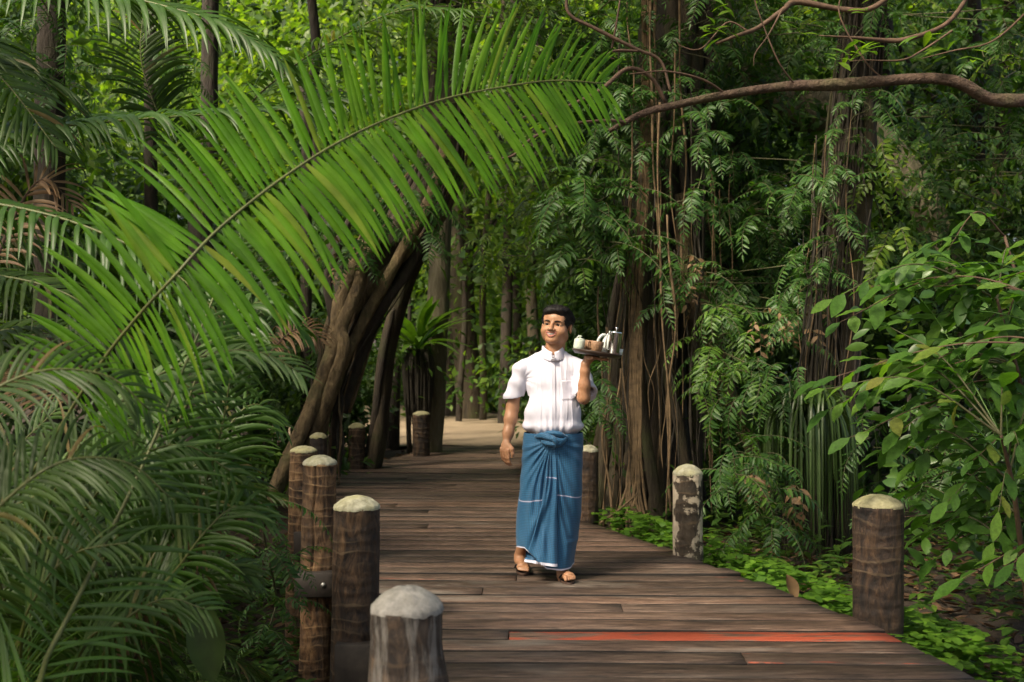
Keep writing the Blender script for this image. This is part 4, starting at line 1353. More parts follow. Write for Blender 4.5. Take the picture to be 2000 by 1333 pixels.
# ---- flip-flops
M_SOLE = plain_mat('brown_foam_sole', (0.060, 0.032, 0.022), 0.7, var=0.2)
M_STRAP = plain_mat('black_strap', (0.010, 0.009, 0.009), 0.5)
for heel, toe, side, lbl in ((np.array([-0.200, 0.300, 0.036]), np.array([-0.186, 0.075, 0.012]), -1, 'rear'), (np.array([0.058, 0.035, 0.020]), np.array([0.100, -0.222, 0.012]), 1, 'front')):
    ax = unit(toe - heel); wd = unit(np.array([-ax[1], ax[0], 0]))
    if (wd[0] > 0) != (side < 0): wd = -wd                 # wd points to the inner side
    up = unit(np.cross(ax, wd)); up = up if up[2] > 0 else -up
    n = 40; L = np.linalg.norm(toe - heel)
    ring = []
    for q in np.linspace(0, 2 * math.pi, n, endpoint=False):
        t = 0.5 + 0.5 * math.cos(q)
        wv = (.034 + .014 * float(smooth01(t, .3, .8))) * math.sin(q)
        ring.append(heel + ax * (L * (1.02 * t - .01)) + wd * (wv + .004 * t))
    ring = np.array(ring)
    top, mid, bot = ring, ring * 1, ring - up * .017
    cen = ring.mean(0)
    V = np.vstack([cen + (ring - cen) * .965 + up * .001, ring - up * .003, ring - up * .015, cen + (ring - cen) * .97 - up * .0185, [cen + up * .001], [cen - up * .0185]])
    jj = np.arange(n); j2 = (jj + 1) % n
    Q = np.vstack([np.stack([r * n + jj, r * n + j2, (r + 1) * n + j2, (r + 1) * n + jj], -1) for r in range(3)])
    T = np.vstack([np.stack([np.full(n, 4 * n), jj, j2], -1), np.stack([np.full(n, 4 * n + 1), 3 * n + j2, 3 * n + jj], -1)])
    fl = ob('flip_flop', mk_mesh('flip_flop', V, Q, T), M_SOLE, person)
    gap = toe - ax * .050 + wd * .017
    A = Acc()
    for s in (1, -1):
        P = spline([gap - up * .002, gap + up * .020 - ax * .004, toe - ax * .088 + wd * s * .034 + up * .030, toe - ax * .118 + wd * s * .046 + up * .004], 14)
        Vs, Qs, Ts = tube(P, np.interp(np.linspace(0, 1, 14), [0, .3, 1], [.0035, .0060, .0065]), 8)
        A.add(Vs, Qs, Ts)
    ob('strap', A.mesh('strap'), M_STRAP, fl)

# ------------------------------------------------------------------ the tray and what stands on it
TR = W(1166.5, 689.5, MY - 0.195)
TROT = Matrix.Rotation(math.radians(8.2), 4, 'Y')


def on_tray(dx, dy):
    v = TROT @ Vector((dx, dy, 0.003))
    return (TR[0] + v.x, TR[1] + v.y, TR[2] + v.z)


def tray_thing(name, prof, mat, dx, dy, label, cat, n=32, rz=0.0, group=None):
    V, Q, T = lathe(prof, n)
    o = ob(name, mk_mesh(name, V, Q, T), mat)
    o.matrix_world = Matrix.Translation(on_tray(dx, dy)) @ TROT @ Matrix.Rotation(rz, 4, 'Z')
    tag(o, label, cat, group)
    return o


M_TRAY = plain_mat('dark_wood_tray', (0.045, 0.028, 0.020), 0.35, var=0.3, vscale=10)
M_CEL = plain_mat('celadon_glaze', (0.56, 0.62, 0.52), 0.18, var=0.06)
M_CELW = plain_mat('white_glaze', (0.66, 0.70, 0.66), 0.15)
M_MUG = plain_mat('speckled_stoneware', (0.30, 0.17, 0.095), 0.55, var=0.45, vscale=140)
M_STEEL = plain_mat('polished_steel', (0.72, 0.72, 0.72), 0.12, 1.0)
m, nt, bs, out = nmat('clear_glass')
bs.inputs['Base Color'].default_value = (0.92, 0.95, 0.94, 1); bs.inputs['Transmission Weight'].default_value = 0.85; bs.inputs['Roughness'].default_value = 0.05; bs.inputs['IOR'].default_value = 1.3
M_GLASS = m
tray = ob('tray', None)
bpy.data.objects.remove(tray)
V, Q, T = lathe([(0.128, -0.019), (0.138, -0.018), (0.150, -0.006), (0.1565, 0.006), (0.1545, 0.0075), (0.148, 0.002), (0.140, 0.000)], 64)
tray = ob('tray', mk_mesh('tray', V, Q, T), M_TRAY)
tray.matrix_world = Matrix.Translation(TR) @ TROT
tag(tray, 'round dark wooden tray balanced on the raised hand of the man', 'tray')

pot = tray_thing('sugar_pot', [(0.030, 0), (0.0335, 0.003), (0.0345, 0.02), (0.0345, 0.052), (0.033, 0.060), (0.031, 0.061)], M_CEL, -0.118, -0.035, 'pale green lidded sugar pot at the edge of the tray nearest the face', 'pot')
V, Q, T = lathe([(0.0325, 0.0615), (0.0315, 0.064), (0.024, 0.068), (0.008, 0.071), (0.005, 0.075), (0.0095, 0.080), (0.0085, 0.085), (0.002, 0.087)], 24)
lid = ob('lid', mk_mesh('lid', V, Q, T), M_CEL, pot)
V, Q, T = tube(spline([(-0.022, -0.01, 0.060), (-0.018, -0.014, 0.074), (-0.010, -0.016, 0.080), (-0.013, -0.018, 0.086)], 10), [.002, .002, .002, .002, .002, .003, .004, .0045, .004, .002], 8)
ob('spoon', mk_mesh('spoon', V, Q, T), M_CELW, pot)
for dx, dy, rz, lbl in ((-0.016, -0.055, math.radians(-150), 'brown speckled mug at the front of the tray, handle turned to the sugar pot'), (-0.045, 0.045, math.radians(200), 'brown speckled mug standing behind the other mug on the tray')):
    mug = tray_thing('mug', [(0.030, 0), (0.033, 0.002), (0.039, 0.02), (0.0425, 0.040), (0.0445, 0.064), (0.0435, 0.0655), (0.0415, 0.062), (0.039, 0.035), (0.034, 0.012), (0.02, 0.006)], M_MUG, dx, dy, lbl, 'mug', 36, rz, 'speckled mugs on the tray')
    V, Q, T = tube(spline([(0.041, 0, 0.052), (0.056, 0, 0.056), (0.064, 0, 0.042), (0.058, 0, 0.024), (0.039, 0, 0.018)], 18), 0.0052, 10)
    ob('handle', mk_mesh('handle', V, Q, T), M_MUG, mug)
tp = tray_thing('teapot', [(0.034, 0), (0.036, 0.003), (0.041, 0.03), (0.042, 0.055), (0.038, 0.085), (0.030, 0.105), (0.027, 0.110)], M_CELW, 0.062, 0.035, 'white glazed teapot with arched handle behind the steel press', 'teapot')
V, Q, T = lathe([(0.028, 0.1095), (0.026, 0.114), (0.014, 0.120), (0.006, 0.123), (0.0045, 0.128), (0.008, 0.134), (0.006, 0.140), (0.001, 0.142)], 24)
ob('lid', mk_mesh('lid', V, Q, T), M_CELW, tp)
V, Q, T = tube(spline([(-0.026, -0.010, 0.112), (-0.046, -0.016, 0.108), (-0.064, -0.02, 0.082), (-0.068, -0.02, 0.050), (-0.052, -0.012, 0.020), (-0.038, -0.005, 0.014)], 26), np.interp(np.linspace(0, 1, 26), [0, .5, 1], [.010, .008, .009]), 12)
ob('handle', mk_mesh('handle', V, Q, T), M_CELW, tp)
V, Q, T = tube(spline([(0.036, 0.01, 0.04), (0.058, 0.016, 0.065), (0.068, 0.02, 0.092)], 12), np.linspace(.013, .006, 12), 12)
ob('spout', mk_mesh('spout', V, Q, T), M_CELW, tp)
fp = tray_thing('coffee_press', [(0.036, 0), (0.0375, 0.002), (0.0375, 0.128), (0.0385, 0.130), (0.0385, 0.136), (0.030, 0.142), (0.010, 0.145)], M_STEEL, 0.092, -0.052, 'polished steel coffee press with plunger knob on the tray', 'coffee press', 40)
V, Q, T = lathe([(0.0028, 0.143), (0.0028, 0.155), (0.009, 0.158), (0.0105, 0.162), (0.008, 0.166), (0.001, 0.167)], 16)
ob('plunger', mk_mesh('plunger', V, Q, T), M_STEEL, fp)
V, Q, T = tube(spline([(-0.036, -0.012, 0.120), (-0.050, -0.018, 0.116), (-0.054, -0.020, 0.070), (-0.048, -0.018, 0.026), (-0.036, -0.012, 0.022)], 20), 0.0048, 8)
ob('handle', mk_mesh('handle', V, Q, T), M_STEEL, fp)
gl = tray_thing('small_glass', [(0.012, 0), (0.0145, 0.001), (0.0165, 0.040), (0.0155, 0.040), (0.0135, 0.006), (0.002, 0.005)], M_CELW, 0.136, -0.020, 'small pale milk cup at the outer edge of the tray', 'cup', 20)
# ------------------------------------------------------------------ spots kept sunlit: canopy leaves in their way are left out
SUN_SPOTS = []


def spot(p, r): SUN_SPOTS.append((np.asarray(p, float), r))


for z in (0.15, 0.55, 0.95, 1.35, 1.65): spot((MX, MY, z), 0.60)
for px, py, Y, r in ((480, 400, 3.6, .42), (640, 280, 4.0, .60), (800, 190, 4.4, .60), (960, 150, 4.7, .55), (1120, 160, 4.9, .45),
                     (700, 1000, 5.9, .42), (625, 920, 7.65, .45), (595, 900, 9.1, .3), (1343, 960, 8.0, .40), (1700, 990, 6.1, .25), (795, 1160, 3.7, .25),
                     (450, 700, 4.4, .6), (480, 900, 4.8, .4), (697, 880, 13.9, .5), (823, 860, 15.6, .6), (1660, 620, 6.0, .7), (1640, 760, 6.1, .6), (1750, 570, 6.2, .6), (1880, 560, 6.0, .5), (1800, 720, 6.0, .5),  (1500, 1130, 7.6, .6), (1640, 1150, 6.9, .55),
                     (900, 840, 21, 3.0), (780, 850, 20, 2.0), (950, 905, 14, 1.2), (1000, 420, 26, 2.6), (940, 620, 28, 2.4), (1010, 680, 27, 2.0), (200, 180, 24, 2.0), (420, 160, 26, 2.0), (640, 120, 26, 1.8), (800, 60, 24, 2.0), (815, 670, 15.7, .9), (760, 560, 15, .9), (1850, 380, 13, .9), (1750, 100, 11.5, .9), (1950, 150, 12, .9), (850, 985, 10.5, 1.1), (900, 1060, 8.6, .9), (820, 1120, 7.2, .5), (1250, 1120, 7.3, .5),
                     (700, 520, 12, .6), (640, 700, 12, .5), (600, 800, 12, .4), (1120, 470, 10.3, .7), (1150, 560, 10.3, .5), (1450, 760, 9.5, .6), (1250, 800, 10.6, .5),
                     (1400, 500, 10.5, .6), (100, 480, 5.0, .45), (300, 230, 6.0, .6), (560, 210, 6.3, .5)):
    spot(W(px, py, Y), r)


def shades(P):
    """True for points of the canopy whose shadow would close one of the gaps"""
    bad = np.zeros(len(P), bool)
    for c, r in SUN_SPOTS:
        d = P - c
        t = d @ SUN
        perp = np.linalg.norm(d - t[:, None] * SUN, axis=1)
        bad |= (perp < r) & (t > 0.3)
    return bad


# ------------------------------------------------------------------ trunks, roots and limbs
def tube_part(name, pts, R, mat, parent, n=10, m=40, rough=0.10, rfreq=6.0, seed=0.0, flute=0.0, nflute=5, twist=0.0):
    P = spline(pts, m)
    Rr = np.interp(np.linspace(0, 1, m), np.linspace(0, 1, len(R)), R)
    V, Q, T = tube(P, Rr, n, True, rough, rfreq, seed, flute, nflute, twist)
    return wpart(name, V, Q, mat, parent, T)


def strands(parent, pts, R, count, rlo, rhi, mat, seed, name='root', n=7, m=50, drift=2.0, mats=None):
    rng = np.random.default_rng(seed)
    C = spline(pts, m); T, N, B = frames(C)
    Rr = np.interp(np.linspace(0, 1, m), np.linspace(0, 1, len(R)), R)
    for k in range(count):
        a0 = 2 * math.pi * k / count + rng.uniform(-.3, .3); dr = rng.uniform(-drift, drift)
        ph = rng.uniform(0, 9)
        t = np.linspace(0, 1, m)
        a = a0 + dr * t + 0.35 * np.sin(5 * t + ph) + .18 * np.sin(13 * t + 2 * ph)
        rad = Rr * (1 + .18 * np.sin(7 * t + ph * 3))
        P = C + rad[:, None] * (np.cos(a)[:, None] * N + np.sin(a)[:, None] * B)
        r = rng.uniform(rlo, rhi) * (1 + .25 * np.sin(9 * t + ph)) * np.interp(t, [0, .15, 1], [1.3, 1.0, .9])
        V, Q, Tt = tube(P, r, n, True, 0.26, 8.0, ph)
        wpart(name, V, Q, mat if mats is None else mats[k % len(mats)], parent, Tt)


def hang(parent, px, y0, y1, Y, r, mat, seed, name='aerial_root', sway=0.05, dx=0.0, frm=None):
    rng = np.random.default_rng(seed)
    a, b = W(px + dx, y0, Y), W(px, y1, Y)
    m = 30
    t = np.linspace(0, 1, m)[:, None]
    P = a * (1 - t) + b * t
    f = rng.uniform(0, 6.28, 4)
    P[:, 0] += sway * (np.sin(t[:, 0] * 5 + f[0]) * .6 + np.sin(t[:, 0] * 13 + f[1]) * .25) * np.sin(t[:, 0] * 3.14)
    P[:, 1] += sway * np.sin(t[:, 0] * 6 + f[2])
    V, Q, T = tube(P, r * (1 + .25 * np.sin(t[:, 0] * 17 + f[3])), 6, True)
    wpart(name, V, Q, mat, parent, T)


def px_pts(L): return [W(a, b, c) for a, b, c in L]


# leaning fig over the boardwalk
fig = thing('fig_tree', W(560, 950, 12.0), 'leaning fig trunk wrapped in pale climbing roots arching over the boardwalk', 'tree')
core = [(648, 800, 12.3), (680, 660, 12.3), (735, 540, 12.35), (792, 445, 12.4), (838, 365, 12.5), (862, 280, 12.6), (872, 140, 12.7), (880, -60, 12.8)]
tube_part('trunk', px_pts(core), [.12, .20, .25, .24, .20, .17, .15, .14], M_BARK_A, fig, 22, 60, .14, 4.0, 1.0, .10, 4, 0.8)
for k, (L, R, mt) in enumerate((
        ([(535, 965, 11.7), (585, 850, 11.7), (630, 740, 11.75), (655, 660, 11.8), (668, 590, 11.85), (690, 530, 11.9), (738, 445, 12.0)], [.085, .075, .08, .075, .085, .09, .06], M_BARK_FIG),
        ([(560, 990, 11.9), (610, 860, 11.8), (645, 760, 11.7), (672, 680, 11.7), (668, 640, 11.75), (700, 560, 11.8), (716, 500, 11.9), (760, 440, 12)], [.06, .055, .06, .06, .07, .065, .06, .04], M_BARK_FIG),
        ([(600, 960, 12.1), (628, 840, 12.0), (660, 740, 11.95), (705, 640, 11.95), (770, 520, 12.0), (838, 395, 12.1), (868, 290, 12.3)], [.06, .055, .05, .06, .06, .07, .06], M_BARK_FIG),
        ([(640, 940, 12.5), (655, 830, 12.4), (690, 700, 12.2), (740, 610, 12.1), (790, 540, 12.1), (850, 430, 12.2)], [.05, .05, .06, .06, .05, .05], M_BARK_D),
        ([(585, 960, 12.3), (605, 900, 12.2), (635, 800, 12.1), (650, 720, 12.0), (652, 640, 12.0), (640, 560, 12.1), (660, 480, 12.2), (700, 400, 12.3)], [.05, .045, .05, .05, .04, .05, .05, .04], M_BARK_D),
        ([(520, 1010, 12.0), (555, 930, 11.9), (600, 830, 11.8), (640, 735, 11.85)], [.07, .06, .05, .05], M_BARK_FIG))):
    tube_part('root', px_pts(L), R, mt, fig, 14, 90, .34, 8.0, 2.0 + k)
strands(fig, px_pts(core), [.14, .22, .27, .26, .21, .18, .16, .15], 16, .018, .055, M_BARK_FIG, 91, 'root', 8, 70, 2.6, [M_BARK_FIG, M_BARK_A, M_BARK_D, M_BARK_D])
strands(fig, px_pts(core), [.20, .27, .33, .32, .27, .23, .2, .18], 14, .006, .016, M_VINE, 92, 'vine', 5, 60, 3.5, [M_VINE, M_VINE_D])
for k in range(14):
    r_ = random.Random(50 + k)
    hang(fig, 632 + r_.uniform(-25, 34), r_.uniform(700, 760), r_.uniform(880, 950), 12.0 + r_.uniform(-.2, .3), r_.uniform(.006, .014), M_VINE_D if k % 3 else M_VINE, 60 + k)

slim = thing('slim_tree', W(735, 905, 14.3), 'slim dark trunk slanting up to the fig from the boardwalk edge', 'tree')
tube_part('trunk', px_pts([(722, 925, 14.0), (738, 850, 14.0), (757, 680, 13.9), (790, 560, 13.7), (832, 460, 13.4), (872, 375, 13.0), (892, 280, 12.9), (900, 120, 12.9)]), [.13, .11, .105, .105, .11, .10, .09], M_BARK_A, slim, 14, 60, .12, 5.0, 4.0, .12, 3, .6)
tube_part('root', px_pts([(700, 925, 14.1), (725, 860, 13.95), (748, 700, 13.8), (770, 600, 13.7)]), [.05, .045, .04, .03], M_BARK_D, slim, 8, 40, .2, 7, 5.0)

nest_tree = thing('straight_tree', W(838, 890, 16.3), 'straight mossy trunk beside the sand path carrying a nest fern', 'tree')
tube_part('trunk', px_pts([(836, 893, 16.3), (846, 760, 16.3), (857, 560, 16.4), (864, 350, 16.5), (872, 100, 16.6), (880, -200, 16.7)]), [.20, .17, .155, .145, .135, .12], M_BARK_P, nest_tree, 16, 60, .07, 5.0, 6.0)
sap = thing('sapling', W(768, 893, 17.2), 'thin bare sapling between the slim dark trunk and the sand path', 'tree')
tube_part('trunk', px_pts([(766, 897, 17.2), (769, 760, 17.2), (776, 600, 17.2), (770, 420, 17.3), (780, 200, 17.4)]), [.12, .10, .085, .07, .05], M_BARK_D, sap, 10, 40, .1, 5, 7.0)
sap2 = thing('sapling', W(802, 888, 17.0), 'pencil-thin stem beside the reddish post', 'tree')
tube_part('trunk', px_pts([(800, 893, 16.6), (797, 800, 16.7), (795, 700, 16.8), (800, 600, 16.9), (792, 450, 17)]), [.04, .035, .03, .03, .02], M_BARK_D, sap2, 7, 30, .1, 5, 8.0)

# nest fern on the straight tree
nf = thing('nest_fern', W(815, 690, 15.7), 'nest fern with strap leaves above a dark root ball on the straight trunk', 'fern')
A = Acc()
rngn = np.random.default_rng(3)
c = W(817, 690, 15.9)
for k in range(240):
    a = rngn.uniform(0, 6.28); r0 = rngn.uniform(.02, .17)
    p0 = c + np.array([math.cos(a) * r0, math.sin(a) * r0 * .8, rngn.uniform(-.05, .06)])
    L = rngn.uniform(.4, 1.05)
    P = spline([p0, p0 + (math.cos(a) * .05, math.sin(a) * .05, -.3 * L), p0 + (math.cos(a) * rngn.uniform(-.02, .04), math.sin(a) * .03, -L)], 8)
    V, Q, T = tube(P, np.linspace(.022, .008, 8), 5)
    A.add(V, Q, T)
ob('root_ball', A.mesh('root_ball', True, tuple(nf.location)), M_VINE_D, nf)
for k in range(34):
    a = rngn.uniform(0, 6.28); el = rngn.uniform(.45, 1.35); L = rngn.uniform(.55, .95)
    V0, Q0 = blade(9, rngn.uniform(.13, .17), .35, rngn.uniform(.5, 1.2), .55)
    D = np.array([[math.cos(a) * math.cos(el), math.sin(a) * math.cos(el), math.sin(el)]])
    Nn = np.array([[-math.cos(a) * math.sin(el), -math.sin(a) * math.sin(el), math.cos(el)]])
    V, Q = scatter((V0, Q0), c[None] + D * .03 + (0, 0, .04), D, Nn, np.array([L]))
    wpart('leaf', V, Q, M_FERN2, nf)

# the great root-hung fig
A_ = thing('banyan_tree', W(1260, 1030, 11.0), 'broad fig trunk behind the man hung with bundles of aerial roots', 'tree')
cA = px_pts([(1262, 1060, 11.2), (1272, 850, 11.2), (1282, 600, 11.2), (1300, 350, 11.3), (1325, 100, 11.4), (1350, -200, 11.5)])
tube_part('trunk', cA, [.42, .36, .29, .26, .25, .24], M_BARK_D, A_, 26, 60, .12, 3.0, 9.0, .14, 5, .5)
strands(A_, cA, [.56, .42, .34, .30, .29, .28], 18, .040, .085, M_BARK_A, 21, 'root', 8, 56, 1.2, [M_BARK_A, M_BARK_D, M_BARK_A, M_VINE_D])
for k, (L, R) in enumerate((([(1330, 380, 10.8), (1342, 520, 10.75), (1385, 640, 10.6), (1425, 780, 10.4), (1470, 880, 10.3), (1500, 1000, 10.2)], [.06, .085, .085, .08, .075, .08]),
                            ([(1240, 500, 10.8), (1215, 640, 10.7), (1190, 800, 10.5), (1165, 1000, 10.4)], [.05, .06, .06, .07]),
                            ([(1310, 560, 10.7), (1300, 700, 10.6), (1330, 850, 10.5), (1350, 1040, 10.4)], [.05, .055, .05, .06]),
                            ([(1270, 300, 10.7), (1262, 520, 10.6), (1250, 700, 10.55), (1262, 850, 10.5), (1290, 1040, 10.4)], [.06, .07, .06, .05, .06]))):
    tube_part('prop_root', px_pts(L), R, M_BARK_A if k != 0 else M_BARK_FIG, A_, 10, 50, .18, 6.0, 12 + k)
rr = random.Random(4)
for k in range(12):      # the twisted bundle
    x0 = 1262 + rr.uniform(-8, 10)
    P = px_pts([(x0 + rr.uniform(-6, 14), -30, 10.5), (x0 - 2 + rr.uniform(-4, 4), 300, 10.45), (x0 - 16 + rr.uniform(-5, 5), 520, 10.4), (x0 - 22 + rr.uniform(-5, 5), 700, 10.3), (x0 - 22 + rr.uniform(-7, 7), 850, 10.2),
                (x0 - 30 + rr.uniform(-22, 22), 960, 10.1), (x0 - 30 + rr.uniform(-50, 48), 1055, 10.0)])
    tube_part('aerial_root', P, [.009, .010, .012, .013, .013, .014, .012], M_VINE, A_, 6, 60, .2, 16.0, 30 + k)
for k, (x, y0, y1, Y, r) in enumerate(((1300, 200, 1060, 9.9, .010), (1311, 420, 1000, 9.85, .011), (1225, 330, 960, 10.2, .009), (1214, 60, 1000, 10.3, .008), (1322, 100, 700, 10.2, .008), (1335, 0, 640, 10.2, .010), (1245, 120, 700, 10.3, .007),
                                       (1375, 330, 900, 10.3, .008), (1390, 250, 640, 10.4, .007), (1195, 640, 1040, 10.2, .012), (1180, 560, 1030, 10.3, .010), (1355, 480, 1040, 10.2, .009), (1208, 720, 1020, 10.1, .008), (1280, 0, 660, 10.2, .012), (1290, 60, 900, 10.3, .007), (1350, 150, 880, 10.1, .006), (1232, 0, 480, 10.2, .008))):
    hang(A_, x, y0, y1, Y, r, M_VINE if k % 4 != 3 else M_VINE_D, 200 + k, 'aerial_root', .07, rr.uniform(-12, 12))
for k in range(36):
    x = rr.uniform(1180, 1410)
    hang(A_, x, rr.uniform(250, 600), rr.uniform(720, 1040), rr.uniform(10.1, 10.7), rr.uniform(.003, .007), M_VINE_D if k % 2 else M_VINE, 300 + k, 'aerial_root', .10, rr.uniform(-25, 25))

# vine-wrapped trunk on the other side
B_ = thing('vine_clad_tree', W(1605, 1060, 9.9), 'dark upright trunk sheathed in thin hanging vines behind the leafy shrub', 'tree')
cB = px_pts([(1590, 1090, 10.0), (1602, 850, 10.0), (1622, 620, 10.0), (1645, 400, 10.0), (1672, 180, 10.0), (1690, 0, 10.05), (1700, -250, 10.1)])
tube_part('trunk', cB, [.24, .19, .165, .155, .15, .14, .14], M_BARK_D, B_, 22, 60, .12, 3.5, 15.0, .10, 4, .4)
tube_part('side_trunk', px_pts([(1640, 1080, 9.9), (1650, 850, 9.85), (1662, 640, 9.8), (1682, 430, 9.8), (1696, 300, 9.85), (1690, 160, 9.9)]), [.10, .09, .085, .085, .08, .06], M_BARK_A, B_, 12, 50, .12, 5.0, 16.0)
rngb = np.random.default_rng(77)
Cb = spline(cB, 50); Tb_, Nb_, Bb_ = frames(Cb)
for k in range(64):
    a0 = rngb.uniform(math.pi * .9, math.pi * 2.1)
    t = np.linspace(0, 1, 50); ph = rngb.uniform(0, 9)
    a = a0 + .5 * np.sin(3 * t + ph) + .15 * np.sin(12 * t + ph)
    rad = np.interp(t, np.linspace(0, 1, 7), [.26, .205, .18, .168, .162, .152, .15]) + rngb.uniform(.0, .05) * np.abs(np.sin(4 * t + ph))
    P = Cb + rad[:, None] * (np.cos(a)[:, None] * np.array([1.0, 0, 0]) + np.sin(a)[:, None] * np.array([0, 1.0, 0]))
    lo, hi = (0, 50) if rngb.random() < .5 else (int(rngb.uniform(0, 15)), int(rngb.uniform(30, 50)))
    V, Q, T = tube(P[lo:hi], rngb.uniform(.004, .013), 5, True)
    wpart('vine', V, Q, [M_VINE_D, M_VINE_D, M_BARK_D, M_VINE_D, M_BARK_A][k % 5], B_, T)
for k in range(26):
    hang(B_, rngb.uniform(1545, 1660), rngb.uniform(150, 500), rngb.uniform(850, 1080), rngb.uniform(9.4, 9.75), rngb.uniform(.003, .009), M_VINE_D if k % 6 else M_VINE, 400 + k, 'vine', .09, rngb.uniform(5, 60))

# pale limbed tree further back
C_ = thing('pale_limbed_tree', W(1410, 900, 14.5), 'pale-barked tree with a thick bent limb behind the hanging ferns', 'tree')
tube_part('trunk', px_pts([(1415, 950, 14.6), (1412, 700, 14.6), (1405, 450, 14.6), (1400, 250, 14.5), (1395, 60, 14.4), (1390, -200, 14.3)]), [.36, .34, .32, .32, .30, .28], M_BARK_A, C_, 20, 50, .1, 3.0, 18.0)
tube_part('limb', px_pts([(1370, -30, 14.0), (1420, 70, 13.9), (1475, 150, 13.8), (1550, 205, 13.7), (1650, 235, 13.6), (1760, 330, 13.5), (1840, 480, 13.4), (1900, 700, 13.3)]), [.30, .31, .30, .26, .20, .19, .18, .2], M_BARK_P, C_, 20, 60, .12, 4.0, 19.0)

# tree out of frame whose branch reaches across the top
D_ = thing('branching_tree', (4.9, 8.2, -0.35), 'bare brown branch arching across the upper corner above the shrub', 'tree')
tube_part('trunk', [(4.9, 8.2, -.4), (4.85, 8.15, 1.5), (4.9, 8.2, 3.2), (5.0, 8.3, 6.5)], [.20, .17, .15, .12], M_BRANCH, D_, 14, 40, .1, 5, 20)
br = tube_part('branch', [(4.9, 8.15, 2.9)] + px_pts([(2080, 195, 7.8), (1990, 197, 7.6), (1930, 193, 7.55), (1880, 165, 7.5), (1820, 154, 7.5), (1740, 158, 7.5), (1640, 165, 7.5), (1530, 170, 7.5), (1420, 185, 7.5), (1330, 203, 7.5), (1255, 222, 7.5), (1190, 256, 7.5)]),
               [.070, .056, .052, .050, .046, .042, .038, .036, .040, .030, .028, .024, .014], M_BRANCH, D_, 14, 120, .16, 9.0, 21)
twigs = [([(1300, 200, 7.5), (1270, 150, 7.45), (1225, 135, 7.4), (1170, 178, 7.3), (1090, 215, 7.25), (1020, 230, 7.2)], [.014, .013, .014, .012, .008, .004]),
         ([(1225, 240, 7.5), (1180, 236, 7.4), (1100, 245, 7.3), (1040, 270, 7.25), (1000, 305, 7.2), (955, 310, 7.2)], [.012, .010, .010, .010, .009, .003]),
         ([(1420, 185, 7.5), (1370, 155, 7.4), (1300, 140, 7.3), (1230, 145, 7.2)], [.008, .008, .006, .003]),
         ([(1760, -30, 7.8), (1690, 20, 7.7), (1560, 5, 7.7), (1530, 20, 7.6), (1480, 55, 7.6), (1440, 70, 7.5), (1398, 86, 7.5)], [.02, .018, .020, .022, .018, .014, .008]),
         ([(1530, 15, 7.6), (1500, 70, 7.5), (1475, 105, 7.5), (1472, 130, 7.5)], [.008, .006, .005, .002]),
         ([(1460, 60, 7.6), (1420, 45, 7.6), (1370, 95, 7.5), (1330, 90, 7.5), (1320, 75, 7.5)], [.006, .006, .005, .004, .002]),
         ([(1900, -20, 7.9), (1850, 45, 7.8), (1780, 75, 7.7), (1733, 80, 7.7), (1680, 75, 7.6), (1600, 70, 7.5)], [.016, .016, .016, .018, .010, .004]),
         ([(1860, 60, 7.7), (1800, 100, 7.7), (1760, 118, 7.6), (1690, 118, 7.6), (1660, 120, 7.6)], [.008, .008, .007, .005, .002]),
         ([(2020, 10, 7.7), (1940, 80, 7.7), (1860, 100, 7.7), (1800, 115, 7.7)], [.008, .007, .006, .003]),
         ([(1310, 180, 7.4), (1290, 120, 7.4), (1240, 95, 7.35), (1160, 55, 7.3), (1110, 25, 7.3), (1110, -30, 7.3)], [.010, .010, .012, .012, .010, .010]),
         ([(1195, 95, 7.35), (1205, 40, 7.3), (1215, -30, 7.3)], [.008, .007, .005]),
         ([(1245, 100, 7.3), (1200, 100, 7.25), (1185, 110, 7.2), (1200, 116, 7.2)], [.008, .010, .006, .003]),
         ([(1730, 158, 7.5), (1690, 120, 7.5), (1640, 30, 7.5), (1650, -30, 7.5)], [.006, .006, .005, .004]),
         ([(1560, 175, 7.5), (1520, 120, 7.4), (1480, 20, 7.4), (1470, -20, 7.4)], [.006, .005, .005, .004])]
for k, (L, R) in enumerate(twigs):
    tube_part('twig', px_pts(L), R, M_TWIG, br, 7, 40, .2, 20, 40 + k)
rngd = np.random.default_rng(8)
Vl, Ql = blade(5, .30, .3, .35, .55)
leafme = mk_mesh('leaf', Vl, Ql); leafme.materials.append(M_LEAF_Y)
leafme2 = mk_mesh('leaf', Vl, Ql); leafme2.materials.append(M_FERN2)


def place_leaf(name, me, p, d, n, s, parent):
    d = unit(d); x = unit(np.cross(d, n)); z = np.cross(x, d)
    o = bpy.data.objects.new(name, me)
    COL.objects.link(o)
    o.parent = parent
    loc = np.asarray(p) - np.array(tuple(parent.location) if parent.parent is None else tuple(parent.parent.location))
    M = Matrix(((x[0] * s, d[0] * s, z[0] * s, loc[0]), (x[1] * s, d[1] * s, z[1] * s, loc[1]), (x[2] * s, d[2] * s, z[2] * s, loc[2]), (0, 0, 0, 1)))
    o.matrix_basis = M
    return o


for px, py, nl, s in ((1420, 10, 5, .16), (1400, 60, 6, .14), (1380, 50, 4, .12), (1660, 100, 8, .15), (1690, 95, 7, .15), (1800, 80, 5, .14), (1640, 118, 4, .12), (1120, 110, 4, .13), (1050, 250, 6, .12), (1055, 265, 4, .10), (1690, 20, 4, .13), (1850, 95, 5, .14), (1900, 110, 4, .14), (1560, 60, 4, .12)):
    p = W(px, py, 7.4)
    for k in range(nl):
        a = rngd.uniform(0, 6.28)
        place_leaf('leaf', leafme if k % 3 else leafme2, p + rngd.normal(0, .02, 3), np.array([math.cos(a), math.sin(a) * .6, rngd.uniform(-.3, .7)]), unit(np.array([rngd.normal(0, .3), -.4, 1.0])), s * rngd.uniform(.7, 1.2), D_)

